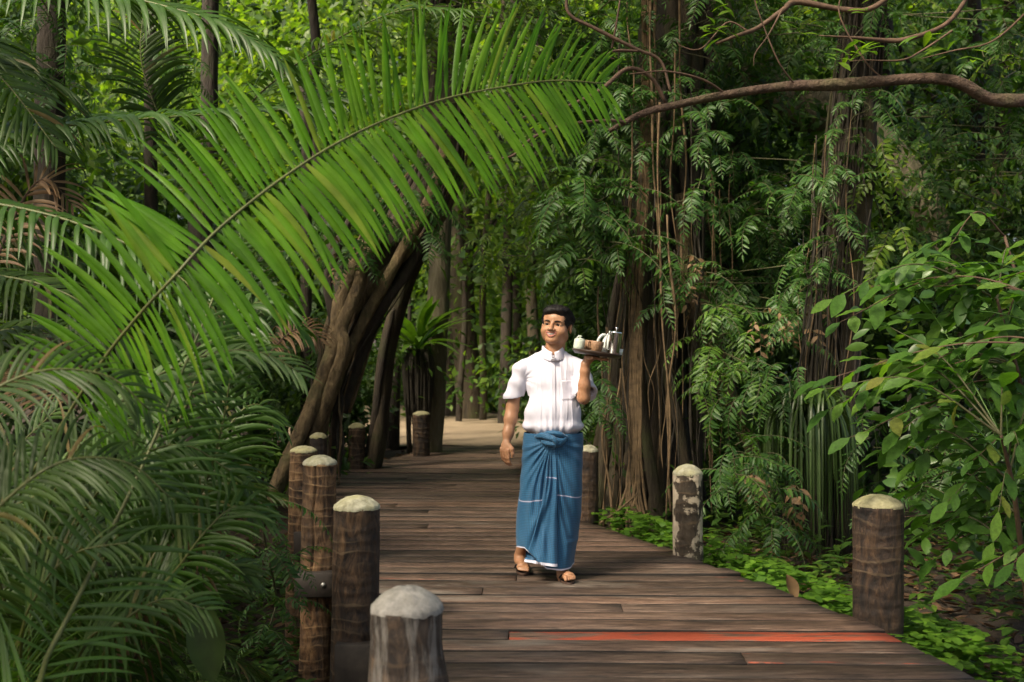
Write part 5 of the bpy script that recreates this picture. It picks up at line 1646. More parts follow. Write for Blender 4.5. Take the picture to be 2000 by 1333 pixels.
# trunk among the palms, top corner, and trunks beyond
G_ = thing('brown_trunk_tree', W(95, 900, 10.5), 'reddish brown trunk rising among the palms in the corner', 'tree')
tube_part('trunk', px_pts([(100, 1000, 10.5), (98, 600, 10.5), (96, 240, 10.5), (100, 80, 10.5), (108, -200, 10.5)]), [.18, .15, .135, .13, .12], M_BARK_D, G_, 16, 50, .1, 5, 25)
for k, (x0, y0, x1, y1, Y, r) in enumerate(((295, 420, 292, -30, 13.0, .08), (600, 260, 606, -30, 15.0, .075), (917, 790, 905, 300, 24.0, .26), (985, 790, 1000, 200, 22.5, .11), (1012, 760, 985, 350, 24.5, .10), (945, 790, 962, 300, 23.5, .07), (880, 790, 878, 400, 25.0, .14), (897, 790, 900, 420, 23.0, .06),
                                           (1050, 760, 1045, 330, 22.0, .12), (1925, 800, 1905, 100, 14.5, .10), (1880, 700, 1900, 150, 16.0, .08), (1960, 820, 1975, 0, 13.5, .09), (1745, 820, 1735, 350, 15.5, .16), (690, 800, 640, 430, 18.0, .14), (1840, 640, 1790, 380, 15.0, .07), (400, 800, 410, 100, 15.5, .13))):
    where = ('among the palms' if k in (0, 1, 13, 15) else 'beyond the sand path' if k < 9 else 'behind the leafy shrub')
    lbl = ('dim trunk between the brown corner trunk and the rising frond', 'dim trunk at the top edge above the rising white-glinting frond', 'thickest dark trunk beyond the sand path', 'forked trunk beyond the sand path, beside the shoulder of the man', 'slender trunk leaning left beyond the sand path near the head of the man',
           'thin far trunk just right of the thickest dark trunk', 'pale-sided trunk right behind the straight mossy trunk', 'thin far trunk hugging the thickest dark trunk', 'trunk directly above the head of the man in the far forest', 'dark trunk rising behind the arched palm frond and shrub', 'thin dark trunk leaning right behind the shrub',
           'trunk closest to the edge of the picture behind the shrub', 'short stout trunk just beside the vine-sheathed trunk', 'dim trunk seen past the foot of the leaning fig', 'thin slanting stem under the pale bent limb', 'dim trunk behind the middle of the great frond')[k]
    t = thing('forest_tree', (*W((x0), y0, Y)[:2], 0), lbl, 'tree', 'slender trunks ' + where)
    b = W(x0, y0, Y); e = W(x1, y1, Y)
    b2 = np.array([b[0] + (b[0] - e[0]) * .3, Y, float(ground_z(b[0], Y)) - .1])
    mid = (b + e) / 2 + np.array([math.sin(k * 2.1) * .12, 0, 0])
    tube_part('trunk', [b2, b, mid, e, e + (e - mid) * 1.4], [r * 1.15, r, r * .92, r * .85, r * .7], [M_BARK_D, M_BARK_D, M_BARK_A][k % 3], t, 10, 40, .12, 4, 30 + k)
    if k in (2, 3, 6, 8, 9, 12):
        for q in range(3):
            s = mid + (e - mid) * (.2 + .3 * q)
            tube_part('limb', [s, s + np.array([(-1) ** q * .6, .2, .7]), s + np.array([(-1) ** q * 1.3, .2, 1.9])], [r * .5, r * .35, r * .2], M_BARK_D, t, 7, 24, .1, 5, 60 + k + q)
# ------------------------------------------------------------------ palms
def leaflet(p, T, Nn, side, L, w, sweep, vee, droop, rng, n=7, curl=0.0, dn=0.0):
    Sd = np.cross(T, Nn) * side
    D0 = unit(math.cos(sweep) * T + math.sin(sweep) * Sd + vee * Nn)
    if dn and Sd[2] < 0:
        D0 = unit(D0 + np.array([0, 0, -dn])); droop = droop * 2.0
    P = [np.asarray(p, float)]
    ds = L / n
    dirs = []
    for k in range(n + 1):
        f = (k / n) ** 1.4
        d = unit(D0 + np.array([0, 0, -1.0]) * droop * f)
        dirs.append(d)
        if k < n: P.append(P[-1] + d * ds)
    tt = np.linspace(0, 1, n + 1)
    hw = .5 * w * np.interp(tt, [0, .08, .25, .6, .85, 1], [.35, .75, 1, .9, .5, .02])
    rot = rng.normal(0, .16) + curl
    V = []
    for k in range(n + 1):
        d = dirs[k]
        wv = unit(T - (T @ d) * d + 1e-6)
        nv = np.cross(d, wv)
        if nv @ Nn < 0: nv = -nv
        ca, sa = math.cos(rot + .25 * side), math.sin(rot + .25 * side)
        wv2 = ca * wv + sa * nv; nv2 = ca * nv - sa * wv
        V += [P[k] - wv2 * hw[k] - nv2 * hw[k] * .35, P[k] + nv2 * hw[k] * .12, P[k] + wv2 * hw[k] - nv2 * hw[k] * .35]
    Q = []
    for k in range(n):
        a = 3 * k
        Q += [(a, a + 1, a + 4, a + 3), (a + 1, a + 2, a + 5, a + 4)]
    return np.array(V), np.array(Q)


def make_frond(P, Nn, npairs, Lmax, w, droop, rng, t0=.12, sw=(82, 38), vee=.2, r0=.014, r1=.003, n=7, prof=None, jit=1.0, nseg=70, dn=0.0):
    """returns rachis (V,Q,T) and a list of leaflets (V,Q); P control points of the midrib"""
    C = spline(P, nseg)
    T = unit(np.gradient(C, axis=0))
    rach = tube(C, np.linspace(r0, r1, nseg), 7)
    out = []
    px = [0, .15, .45, .8, 1.0]; pl = prof or [.55, .85, 1.0, .75, .32]
    for k in range(npairs):
        for side in (1, -1):
            u = (k + rng.uniform(-.22, .22) * jit) / (npairs - 1)
            u = min(max(u, 0), 1)
            t = t0 + (1 - t0) * u
            i = min(int(t * (nseg - 1)), nseg - 2); f = t * (nseg - 1) - i
            p = C[i] * (1 - f) + C[i + 1] * f
            tg = T[i]
            nn = unit(Nn - (Nn @ tg) * tg)
            L = Lmax * np.interp(u, px, pl) * rng.uniform(.92, 1.06)
            if rng.random() < .03: L *= rng.uniform(.4, .7)
            sweep = math.radians(np.interp(u, [0, 1], sw) + rng.normal(0, 3.5) * jit)
            out.append(leaflet(p, tg, nn, side, L, w * np.interp(u, [0, .5, 1], [.9, 1, .65]), sweep, vee + rng.normal(0, .05) * jit, droop * rng.uniform(.75, 1.25), rng, n, 0.0, dn))
    return rach, out


def frond_parts(palm, P, Nn, npairs, Lmax, w, droop, seed, mat, pieces=True, rmat=None, label=None, **kw):
    rng = np.random.default_rng(seed)
    rach, lf = make_frond(P, np.asarray(Nn, float), npairs, Lmax, w, droop, rng, **kw)
    f = wpart('frond', rach[0], rach[1], rmat or M_RACHIS, palm, rach[2])
    if label: f['label'] = label
    base = np.array(tuple(palm.location))
    if pieces:
        for V, Q in lf:
            ob('leaflet', mk_mesh('leaflet', V - base, Q), mat, f)
    else:
        A = Acc()
        for V, Q in lf: A.add(V, Q)
        o = ob('leaflets', A.mesh('leaflets', True, base), mat, f)
        o['kind'] = 'stuff'
    return f


CAMW = np.array([0, -1.0, 0.0])
# palm closest to the camera: the great bright frond and a second one rising beside it
P1 = thing('palm', (-2.5, 4.2, -1.0), 'palm with one great bright green frond arching across the top of the picture', 'palm')
tube_part('trunk', [(-2.5, 4.2, -1.05), (-2.48, 4.2, -.5), (-2.45, 4.2, -.05)], [.13, .11, .08], M_BARK_D, P1, 14, 24, .12, 6, 3)
main = [(-2.45, 4.2, -.1)] + px_pts([(-90, 1170, 4.5), (50, 945, 4.4), (180, 735, 4.25), (255, 635, 4.15), (345, 535, 4.05), (430, 445, 4.15), (560, 342, 4.3), (690, 263, 4.45), (840, 202, 4.62), (960, 174, 4.75), (1080, 158, 4.88), (1175, 163, 5.0)])
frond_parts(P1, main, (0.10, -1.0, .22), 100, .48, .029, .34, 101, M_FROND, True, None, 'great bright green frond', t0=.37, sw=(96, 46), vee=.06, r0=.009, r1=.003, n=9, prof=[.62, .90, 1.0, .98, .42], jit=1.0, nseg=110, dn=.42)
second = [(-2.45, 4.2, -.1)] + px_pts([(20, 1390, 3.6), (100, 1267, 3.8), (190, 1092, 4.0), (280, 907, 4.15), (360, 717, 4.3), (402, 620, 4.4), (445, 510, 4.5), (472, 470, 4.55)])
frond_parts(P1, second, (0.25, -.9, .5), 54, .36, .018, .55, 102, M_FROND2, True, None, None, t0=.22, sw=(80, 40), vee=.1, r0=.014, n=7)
for k, L in enumerate(([(-230, 1000, 3.8), (-150, 880, 3.7), (-40, 780, 3.7), (80, 725, 3.75), (210, 735, 3.85), (290, 800, 3.9)], [(-170, 1250, 3.8), (-90, 1100, 3.7), (20, 970, 3.7), (130, 900, 3.75), (250, 905, 3.85), (330, 970, 3.9)])):
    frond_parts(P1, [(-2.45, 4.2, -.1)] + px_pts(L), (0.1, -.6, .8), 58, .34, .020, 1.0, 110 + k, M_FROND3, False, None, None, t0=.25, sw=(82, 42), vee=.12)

# palm behind it: long horizontal frond, hanging comb-like frond, lit fan
P2 = thing('palm', (-3.9, 5.6, -1.0), 'palm with a long level frond and comb-like hanging frond at the picture edge', 'palm')
tube_part('trunk', [(-3.9, 5.6, -1.1), (-3.85, 5.6, .5), (-3.8, 5.65, 1.6)], [.16, .13, .11], M_BARK_D, P2, 14, 24, .12, 6, 4)
hd = (-3.8, 5.65, 1.55)
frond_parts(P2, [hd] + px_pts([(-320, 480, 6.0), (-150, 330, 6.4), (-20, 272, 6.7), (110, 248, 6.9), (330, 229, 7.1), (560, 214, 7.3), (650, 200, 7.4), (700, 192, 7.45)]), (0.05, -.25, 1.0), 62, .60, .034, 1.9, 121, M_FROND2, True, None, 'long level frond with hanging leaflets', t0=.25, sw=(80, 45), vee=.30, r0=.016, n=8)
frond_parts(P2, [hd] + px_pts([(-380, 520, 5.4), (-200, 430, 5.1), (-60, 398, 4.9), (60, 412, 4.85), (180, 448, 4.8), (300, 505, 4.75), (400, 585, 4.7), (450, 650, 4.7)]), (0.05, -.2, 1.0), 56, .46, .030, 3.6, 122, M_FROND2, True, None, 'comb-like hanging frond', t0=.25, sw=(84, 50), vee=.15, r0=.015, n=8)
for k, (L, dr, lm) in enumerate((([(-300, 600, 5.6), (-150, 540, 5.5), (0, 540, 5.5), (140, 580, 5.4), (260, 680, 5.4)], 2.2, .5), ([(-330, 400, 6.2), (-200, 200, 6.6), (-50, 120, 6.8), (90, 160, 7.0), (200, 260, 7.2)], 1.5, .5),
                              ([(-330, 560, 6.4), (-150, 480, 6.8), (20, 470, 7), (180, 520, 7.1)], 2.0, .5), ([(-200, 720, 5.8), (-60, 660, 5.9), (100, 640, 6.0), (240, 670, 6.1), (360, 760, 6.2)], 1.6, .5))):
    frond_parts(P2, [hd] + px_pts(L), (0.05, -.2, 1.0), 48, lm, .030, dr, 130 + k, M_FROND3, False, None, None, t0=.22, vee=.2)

# tall palm whose fronds hang into the top of the picture
P3 = thing('palm', (-4.2, 7.2, -1.0), 'tall palm with dark fronds drooping from the top edge of the picture', 'palm')
tube_part('trunk', [(-4.2, 7.2, -1.1), (-4.3, 7.2, 1.5), (-4.35, 7.2, 3.8)], [.17, .14, .12], M_BARK_D, P3, 14, 30, .12, 6, 5)
hd = (-4.35, 7.2, 3.75)
frond_parts(P3, [hd] + px_pts([(-200, -120, 6.6), (-50, -60, 6.2), (110, -40, 6.0), (230, -10, 5.9), (330, 15, 5.8), (430, 45, 5.75), (520, 95, 5.7), (560, 135, 5.7)]), (0, -.3, 1.0), 58, .62, .040, 2.0, 141, M_FROND2, True, None, 'dark frond hanging in from the top corner', t0=.15, sw=(78, 30), vee=.15, r0=.016, n=8)
for k, (L, dr) in enumerate((([(-120, -60, 7.6), (60, -120, 8.2), (260, -140, 8.6), (430, -60, 8.8)], 1.6), ([(-250, 0, 7.0), (-120, 60, 6.8), (0, 150, 6.6), (110, 290, 6.5)], 1.2))):
    frond_parts(P3, [hd] + px_pts(L), (0, -.3, 1.0), 52, .6, .034, dr, 150 + k, M_FROND3, False, None, None, t0=.15, vee=.15)
P5 = thing('palm', W(560, 1100, 11.0), 'palm with a rising frond edged in white glints behind the great frond', 'palm')
tube_part('trunk', px_pts([(400, 1000, 10.5), (395, 700, 10.5), (392, 420, 10.5)]), [.16, .13, .11], M_BARK_D, P5, 12, 24, .12, 6, 6)
hd = W(392, 430, 10.5)
for k, (L, dr, mt) in enumerate((([(430, 320, 10.0), (480, 215, 9.6), (560, 140, 9.3), (660, 75, 9.0), (780, 22, 8.8), (900, 20, 8.7)], 1.5, M_FROND2), ([(360, 330, 10.3), (300, 200, 10.2), (275, 110, 10.2), (280, 20, 10.3)], .8, M_FROND3),
                              )):
    frond_parts(P5, [hd] + px_pts(L), (0, -.3, 1.0), 50, .62, .036, dr, 160 + k, mt, False, None, None, t0=.12, vee=.2)

# low palm clump beside the posts, with the sunlit frond
P4 = thing('palm', (-2.25, 5.3, -1.0), 'low palm clump beside the posts with one pale sunlit frond', 'palm')
hd = np.array([-2.25, 5.3, -.75])
tube_part('trunk', [(-2.25, 5.3, -1.15), (-2.25, 5.3, -.7)], [.10, .09], M_BARK_D, P4, 12, 10, .12, 6, 7)
frond_parts(P4, [hd] + px_pts([(60, 1050, 4.9), (140, 880, 4.6), (250, 775, 4.45), (340, 718, 4.42), (440, 686, 4.4), (520, 692, 4.4), (585, 728, 4.4)]), (0.0, -.55, 1.0), 64, .36, .022, 1.0, 171, M_FROND_SUNLIT, True, None, 'pale sunlit frond with fine leaflets', t0=.30, sw=(76, 34), vee=.05, n=7)
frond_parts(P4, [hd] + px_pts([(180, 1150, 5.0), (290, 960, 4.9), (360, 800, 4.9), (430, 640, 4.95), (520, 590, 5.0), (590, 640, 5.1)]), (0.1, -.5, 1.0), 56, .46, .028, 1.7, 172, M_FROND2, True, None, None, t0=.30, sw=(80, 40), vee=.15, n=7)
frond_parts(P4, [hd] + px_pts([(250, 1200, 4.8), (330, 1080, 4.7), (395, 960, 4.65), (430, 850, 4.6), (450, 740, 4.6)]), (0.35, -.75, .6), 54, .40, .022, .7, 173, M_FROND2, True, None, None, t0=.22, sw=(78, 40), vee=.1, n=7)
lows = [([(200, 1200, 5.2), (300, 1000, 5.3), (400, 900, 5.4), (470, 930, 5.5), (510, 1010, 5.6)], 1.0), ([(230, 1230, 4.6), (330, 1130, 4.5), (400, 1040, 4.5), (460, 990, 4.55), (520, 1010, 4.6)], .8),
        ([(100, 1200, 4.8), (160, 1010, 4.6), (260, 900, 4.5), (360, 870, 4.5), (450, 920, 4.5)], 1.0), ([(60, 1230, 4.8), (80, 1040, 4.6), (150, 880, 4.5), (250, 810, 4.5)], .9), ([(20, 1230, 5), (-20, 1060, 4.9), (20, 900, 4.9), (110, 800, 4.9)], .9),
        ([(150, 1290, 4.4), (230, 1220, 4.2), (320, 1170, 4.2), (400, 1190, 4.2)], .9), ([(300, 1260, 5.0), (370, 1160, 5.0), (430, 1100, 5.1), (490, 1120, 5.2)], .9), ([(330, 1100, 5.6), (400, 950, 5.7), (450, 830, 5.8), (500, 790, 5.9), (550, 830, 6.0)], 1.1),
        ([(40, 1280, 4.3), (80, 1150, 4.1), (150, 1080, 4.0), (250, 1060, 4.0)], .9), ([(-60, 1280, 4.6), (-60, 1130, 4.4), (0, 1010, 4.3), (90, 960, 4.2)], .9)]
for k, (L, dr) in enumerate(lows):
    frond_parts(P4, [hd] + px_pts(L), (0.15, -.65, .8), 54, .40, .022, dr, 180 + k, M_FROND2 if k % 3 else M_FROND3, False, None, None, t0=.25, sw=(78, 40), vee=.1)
# drying frond ends in the clump
for k, (L, dr) in enumerate((([(300, 1230, 4.9), (350, 1130, 4.8), (385, 1080, 4.75), (400, 1150, 4.7)], 1.4), ([(-30, 560, 6.4), (40, 400, 6.6), (90, 350, 6.6), (140, 400, 6.6)], 1.0), ([(520, 700, 10.8), (560, 655, 10.8), (600, 640, 10.8), (630, 670, 10.8)], 1.8), ([(150, 800, 5.4), (80, 740, 5.5), (20, 720, 5.6)], .8))):
    frond_parts(P4 if k in (0, 3) else (P2 if k == 1 else P5), ([hd] if k == 0 else []) + px_pts(L), (0.1, -.6, .8), 22, .34, .022, dr, 195 + k, M_DEADFROND, False, M_TWIG, 'dry brown frond', t0=.15)


# shared fronds for the palms further back
def shared_frond(seed, elev, L=2.2, npairs=42, droop=1.3, mat=None, ll=.50, lw=.032):
    rng = np.random.default_rng(seed)
    d = np.array([0, math.cos(elev), math.sin(elev)]); p = np.zeros(3); P = [p.copy()]
    for k in range(9):
        p = p + d * L / 9; P.append(p.copy())
        d = unit(d + np.array([rng.normal(0, .03), 0, -.17 - .05 * k / 9]))
    rach, lf = make_frond(P, np.array([0, -.3, 1.0]), npairs, ll, lw, droop, rng, t0=.18, vee=.2, n=5, nseg=40)
    A = Acc(); A.add(*rach); nr = len(rach[1]) + len(rach[2])
    B = Acc()
    for V, Q in lf: B.add(V, Q)
    Vr, Qr, Tr = A.get(); Vb, Qb, _ = B.get()
    me = mk_mesh('frond', np.vstack([Vr, Vb]), np.vstack([Qr, Qb + len(Vr)]), Tr)
    me.materials.append(mat); me.materials.append(M_RACHIS)
    mi = np.zeros(len(me.polygons), np.int32); mi[:len(Qr)] = 1; mi[len(Qr) + len(Qb):] = 1
    me.polygons.foreach_set('material_index', mi)
    return me


SF = [shared_frond(500 + k, e, 2.2, 40, dr, mt) for k, (e, dr, mt) in enumerate(((1.25, 1.0, M_FROND3), (1.0, 1.3, M_FROND3), (.75, 1.5, M_FROND3), (.5, 1.6, M_FROND2), (.95, 1.1, M_FROND2)))]
SFF = [shared_frond(520 + k, e, 2.0, 56, dr, mt, .42, .021) for k, (e, dr, mt) in enumerate(((1.2, .8, M_FROND3), (.9, 1.0, M_FROND3), (.6, 1.1, M_FROND3)))]
back = [((-4.9, 8.6), .5, 1.0, 'palm in the dim row behind the level frond'), ((-3.3, 9.4), -.2, .95, 'palm just behind the low clump and the rear posts'), ((-6.3, 11.5), 1.8, 1.2, 'palm deep among the trunks at the picture edge'),
        ((-4.6, 12.6), 1.0, 1.1, 'palm left of the leaning fig roots'), ((-3.0, 6.9), -.5, .9, 'palm filling the gap under the comb-like frond'), ((-4.9, 4.9), -.4, .95, 'fine-leaved palm at the lower picture edge behind the bright frond'),
        ((-7.5, 14.5), 3.0, 1.4, 'palm high in the dim corner'), ((-3.6, 15.8), .4, .9, 'palm behind the leaning fig'), ((5.9, 11.4), .3, .8, 'palm with a dark arched frond behind the leafy shrub'), ((-5.5, 7.0), 2.2, 1.1, 'palm leaning in behind the tall palm'), ((-2.9, 4.5), -.75, .9, 'small fine-leaved palm at the bottom edge below the bright fronds'), ((-3.6, 5.6), -.6, 1.0, 'fine-leaved palm between the low clump and the picture edge'), ((-2.5, 6.6), -.85, .7, 'small fine-leaved palm close behind the rear posts')]
rngp = np.random.default_rng(31)
for i, ((x, y), h, s, lbl) in enumerate(back):
    g = float(ground_z(x, y))
    t = thing('palm', (x, y, g), lbl, 'palm', 'palms further back')
    hgt = h - g
    V, Q, T = tube(spline([(0, 0, -.1), (.05, 0, hgt * .5), (0, .03, hgt)], 16), np.linspace(.15, .10, 16) * s, 12, True, .1, 6, i)
    ob('trunk', mk_mesh('trunk', V, Q, T), M_BARK_D, t)
    nfr = 15
    for k in range(nfr):
        me = SFF[k % 3] if 'fine-leaved' in lbl else SF[int(rngp.integers(0, len(SF)))]
        f = bpy.data.objects.new('frond', me); COL.objects.link(f); f.parent = t
        f.location = (0, 0, hgt)
        f.rotation_euler = (rngp.uniform(-.25, .2), rngp.uniform(-.15, .15), k * 2.4 + rngp.uniform(-.3, .3))
        sc = s * rngp.uniform(.8, 1.1); f.scale = (sc, sc, sc)
# broad folded leaf hanging, half dead, in the low clump
V0, Q0 = blade(10, .42, .5, .15, .5)
c = W(392, 1165, 4.6)
V, Q = scatter((V0, Q0), c[None], np.array([[.16, -.1, -1.0]]), np.array([[.2, -1.0, .1]]), np.array([.36]))
wpart('folded_leaf', V, Q, M_GRASSY, P4)
# ------------------------------------------------------------------ climbing ferns and pinnate climbers on the trunks
def fern_mesh(seed, L, pairs, lf, wd, arch, mat, ov=False):
    rng = np.random.default_rng(seed)
    d = np.array([0, math.cos(.5), math.sin(.5)]); p = np.zeros(3); P = [p.copy()]
    for k in range(8):
        p = p + d * L / 8; P.append(p.copy()); d = unit(d + np.array([rng.normal(0, .07), 0, -arch]))
    C = spline(P, 30); T = unit(np.gradient(C, axis=0))
    A = Acc(); A.add(*tube(C, np.linspace(.005, .0015, 30), 4))
    B = Acc()
    tpl = blade(4, wd, .3, .35, .42 if not ov else .5)
    for k in range(pairs):
        for s in (1, -1):
            u = .16 + .80 * (k + (.25 if s > 0 else -.25) + rng.uniform(-.15, .15)) / (pairs - 1); u = min(u, .99)
            i = int(u * 29)
            X = np.array([1.0, 0, 0])
            up = unit(np.cross(X, T[i]))
            l = lf * np.interp(u, [0, .2, .55, 1], [.6, .95, 1, .45]) * rng.uniform(.85, 1.12)
            D = unit(X * s * 1.0 + T[i] * (.55 + rng.normal(0, .12)) + up * .15 - np.array([0, 0, rng.uniform(.1, .7)]))
            V, Q = scatter(tpl, C[i][None], D[None], (up + rng.normal(0, .25, 3))[None], np.array([l]))
            B.add(V, Q)
    V, Q = scatter(tpl, C[-1][None], T[-1][None], unit(np.cross([1.0, 0, 0], T[-1]))[None], np.array([lf * .55])); B.add(V, Q)
    Vr, Qr, Tr = A.get(); Vb, Qb, _ = B.get()
    me = mk_mesh('frond', np.vstack([Vr, Vb]), np.vstack([Qr, Qb + len(Vr)]), Tr)
    me.materials.append(mat); me.materials.append(M_STEM)
    mi = np.zeros(len(me.polygons), np.int32); mi[:len(Qr)] = 1; mi[len(Qr) + len(Qb):] = 1
    me.polygons.foreach_set('material_index', mi)
    return me


FN = [fern_mesh(600 + k, L, pr, lf, wd, ar, M_FERN) for k, (L, pr, lf, wd, ar) in enumerate(((.72, 12, .135, .24, .20), (.62, 11, .125, .26, .28), (.80, 14, .125, .23, .16), (.55, 10, .115, .28, .36)))]
FL = [fern_mesh(620 + k, L, pr, lf, wd, ar, M_FERN2) for k, (L, pr, lf, wd, ar) in enumerate(((.66, 11, .125, .25, .22), (.55, 9, .120, .30, .32)))]
FY = [fern_mesh(640 + k, L, pr, lf, wd, ar, M_LEAF_Y, True) for k, (L, pr, lf, wd, ar) in enumerate(((.60, 9, .105, .38, .30), (.50, 8, .105, .40, .40)))]
FD = [fern_mesh(660 + k, L, pr, lf, wd, ar, M_DEADFROND) for k, (L, pr, lf, wd, ar) in enumerate(((.30, 3, .10, .40, .40),))]


def climber(name, label, cat, regs, meshes, seed, scale=(.8, 1.15), face=0.0, spread=1.3, anchor=None):
    """fronds springing from a trunk, each an object; regs: (px0, px1, py0, py1, Y0, Y1, count)"""
    rng = np.random.default_rng(seed)
    r0 = regs[0]
    base = W((r0[0] + r0[1]) / 2, r0[3], (r0[4] + r0[5]) / 2)
    t = thing(name, base, label, cat)
    for (x0, x1, y0, y1, Y0, Y1, n) in regs:
        pts = []
        ncl = max(2, n // 5)
        cl = [(rng.uniform(x0, x1), rng.uniform(y0, y1), rng.uniform(Y0, Y1)) for _ in range(ncl)]
        for k in range(n):
            c = cl[k % ncl]
            p = W(c[0] + rng.normal(0, 14), c[1] + rng.normal(0, 22), c[2] + rng.normal(0, .1))
            f = bpy.data.objects.new('frond', meshes[int(rng.integers(0, len(meshes)))])
            COL.objects.link(f); f.parent = t
            f.location = p - base
            az = math.pi + face + rng.normal(0, spread)       # pi: towards the camera
            f.rotation_euler = (rng.uniform(-.75, .25), rng.uniform(-.35, .35), az)
            s = rng.uniform(*scale); f.scale = (s, s, s)
        # the climbing stem that carries them
        cl.sort(key=lambda q: q[1])
        if len(cl) > 2:
            P = [W(a, b, Y) for a, b, Y in cl]
            wpart('stem', *tube(spline(P, 4 * len(P)), .006, 5)[:2], M_STEM, t)
    return t


climber('climbing_fern', 'grey-green climbing fern cascading beside the tip of the great frond', 'fern', [(1150, 1250, -40, 330, 10.2, 10.9, 96), (1085, 1180, -20, 200, 10.6, 11.2, 40)], FN, 701, (.55, .85))
climber('climbing_fern', 'lush climbing fern hanging above the head of the man', 'fern', [(1110, 1190, 370, 560, 9.9, 10.5, 46), (1075, 1150, 300, 440, 10.2, 10.6, 22)], FN + FL[:1], 702, (.8, 1.15), .45, .8)
climber('climbing_fern', 'sparse climbing fern on the front of the root-hung fig', 'fern', [(1270, 1400, -60, 240, 10.2, 10.8, 60), (1290, 1380, 240, 420, 10.1, 10.4, 22), (1290, 1345, 460, 640, 10.0, 10.3, 14)], FN, 703, (.6, .95))
climber('climbing_fern', 'dense climbing fern between the two root-draped trunks', 'fern', [(1400, 1590, 290, 470, 10.0, 11.2, 70), (1380, 1580, 470, 660, 9.8, 11.0, 70)], FN, 704, (.7, 1.05))
climber('climbing_fern', 'bright low climbing fern above the cream-patched post', 'fern', [(1370, 1470, 640, 800, 9.4, 10.2, 46)], FL + FN[:1], 705, (.7, 1.0))
climber('climbing_fern', 'fern spreading at the foot of the vine-sheathed trunk', 'fern', [(1440, 1560, 700, 900, 9.0, 9.8, 44), (1430, 1560, 900, 1040, 8.4, 9.2, 26)], FN, 706, (.6, .95))
climber('climbing_fern', 'fern tufts clinging to the upper vine-sheathed trunk', 'fern', [(1610, 1710, -60, 330, 9.5, 9.8, 50), (1560, 1660, 330, 700, 9.4, 9.7, 46)], FN, 719, (.5, .8))
climber('leafy_climber', 'translucent yellow-green sprays hanging down the far side of the vine-sheathed trunk', 'climber', [(1700, 1740, 270, 560, 9.6, 10.2, 30)], FY, 707, (.75, 1.1), -.3, .6)
climber('climbing_fern', 'small climbing fern where the leaning fig meets the great frond', 'fern', [(640, 730, 390, 500, 11.3, 11.8, 30), (740, 850, 300, 430, 11.6, 12.0, 26)], FN, 708, (.7, 1.0))
climber('leafy_climber', 'dim climber clothing the trunks in the upper corner among the palms', 'climber', [(40, 150, -60, 260, 9.6, 10.2, 40), (260, 330, -60, 230, 12.2, 12.7, 24), (560, 640, -60, 200, 13.8, 14.6, 24)], FN, 720, (.6, 1.0))
climber('climbing_fern', 'shaded fern clump left of the leaning fig roots', 'fern', [(480, 590, 480, 700, 11.8, 12.6, 40)], FN, 709, (.8, 1.2))
climber('climbing_fern', 'single glossy fern spray hanging beside the half-hidden post', 'fern', [(1178, 1192, 735, 800, 9.75, 9.9, 9)], FN, 710, (.55, .8), 0, .5)
climber('climbing_fern', 'fern fronds leaning over beside the cream-patched post', 'fern', [(1390, 1440, 880, 960, 8.3, 8.7, 12)], FN + FL, 711, (.6, .85), .6, .7)
climber('leafy_climber', 'leafy climber on the trunks high behind the bare branch', 'climber', [(1420, 1620, -60, 200, 11.0, 12.5, 70), (1740, 2040, -60, 330, 10.5, 12.5, 110)], FN + FY[:1], 712, (.7, 1.1))
climber('leafy_climber', 'leafy climber in the dim middle distance behind the leafy shrub', 'climber', [(1720, 2050, 330, 620, 10.8, 12.8, 90)], FN + FN + FY[:1], 713, (.6, 1.0))
climber('leafy_climber', 'bright pinnate foliage between the fig trunk and the fern above the man', 'climber', [(940, 1080, 330, 520, 13.5, 17.0, 70)], FY, 714, (.8, 1.3))
climber('leafy_climber', 'bright leafy tree top behind the upright leaflets of the great frond', 'climber', [(760, 1080, -60, 230, 9.5, 12.0, 120)], FY + FL, 715, (.8, 1.2))
climber('hanging_dead_leaf_spray', 'brown dead leaves caught on the root-draped trunks', 'dead leaves', [(1300, 1330, 380, 560, 9.9, 10.2, 8), (1480, 1560, 480, 700, 9.3, 9.8, 10), (1440, 1560, 830, 1010, 8.6, 9.2, 8), (640, 660, 480, 620, 11.2, 11.6, 4)], FD, 716, (.7, 1.2))
climber('climbing_fern', 'fern understorey in the shade below the leafy shrub', 'fern', [(1690, 2060, 800, 1010, 8.6, 10.5, 70)], FN, 717, (.55, .9))
climber('climbing_fern', 'ferns on the low ground between the post row and the palm clump', 'fern', [(430, 540, 960, 1250, 5.8, 7.2, 34)], FN, 718, (.35, .6))

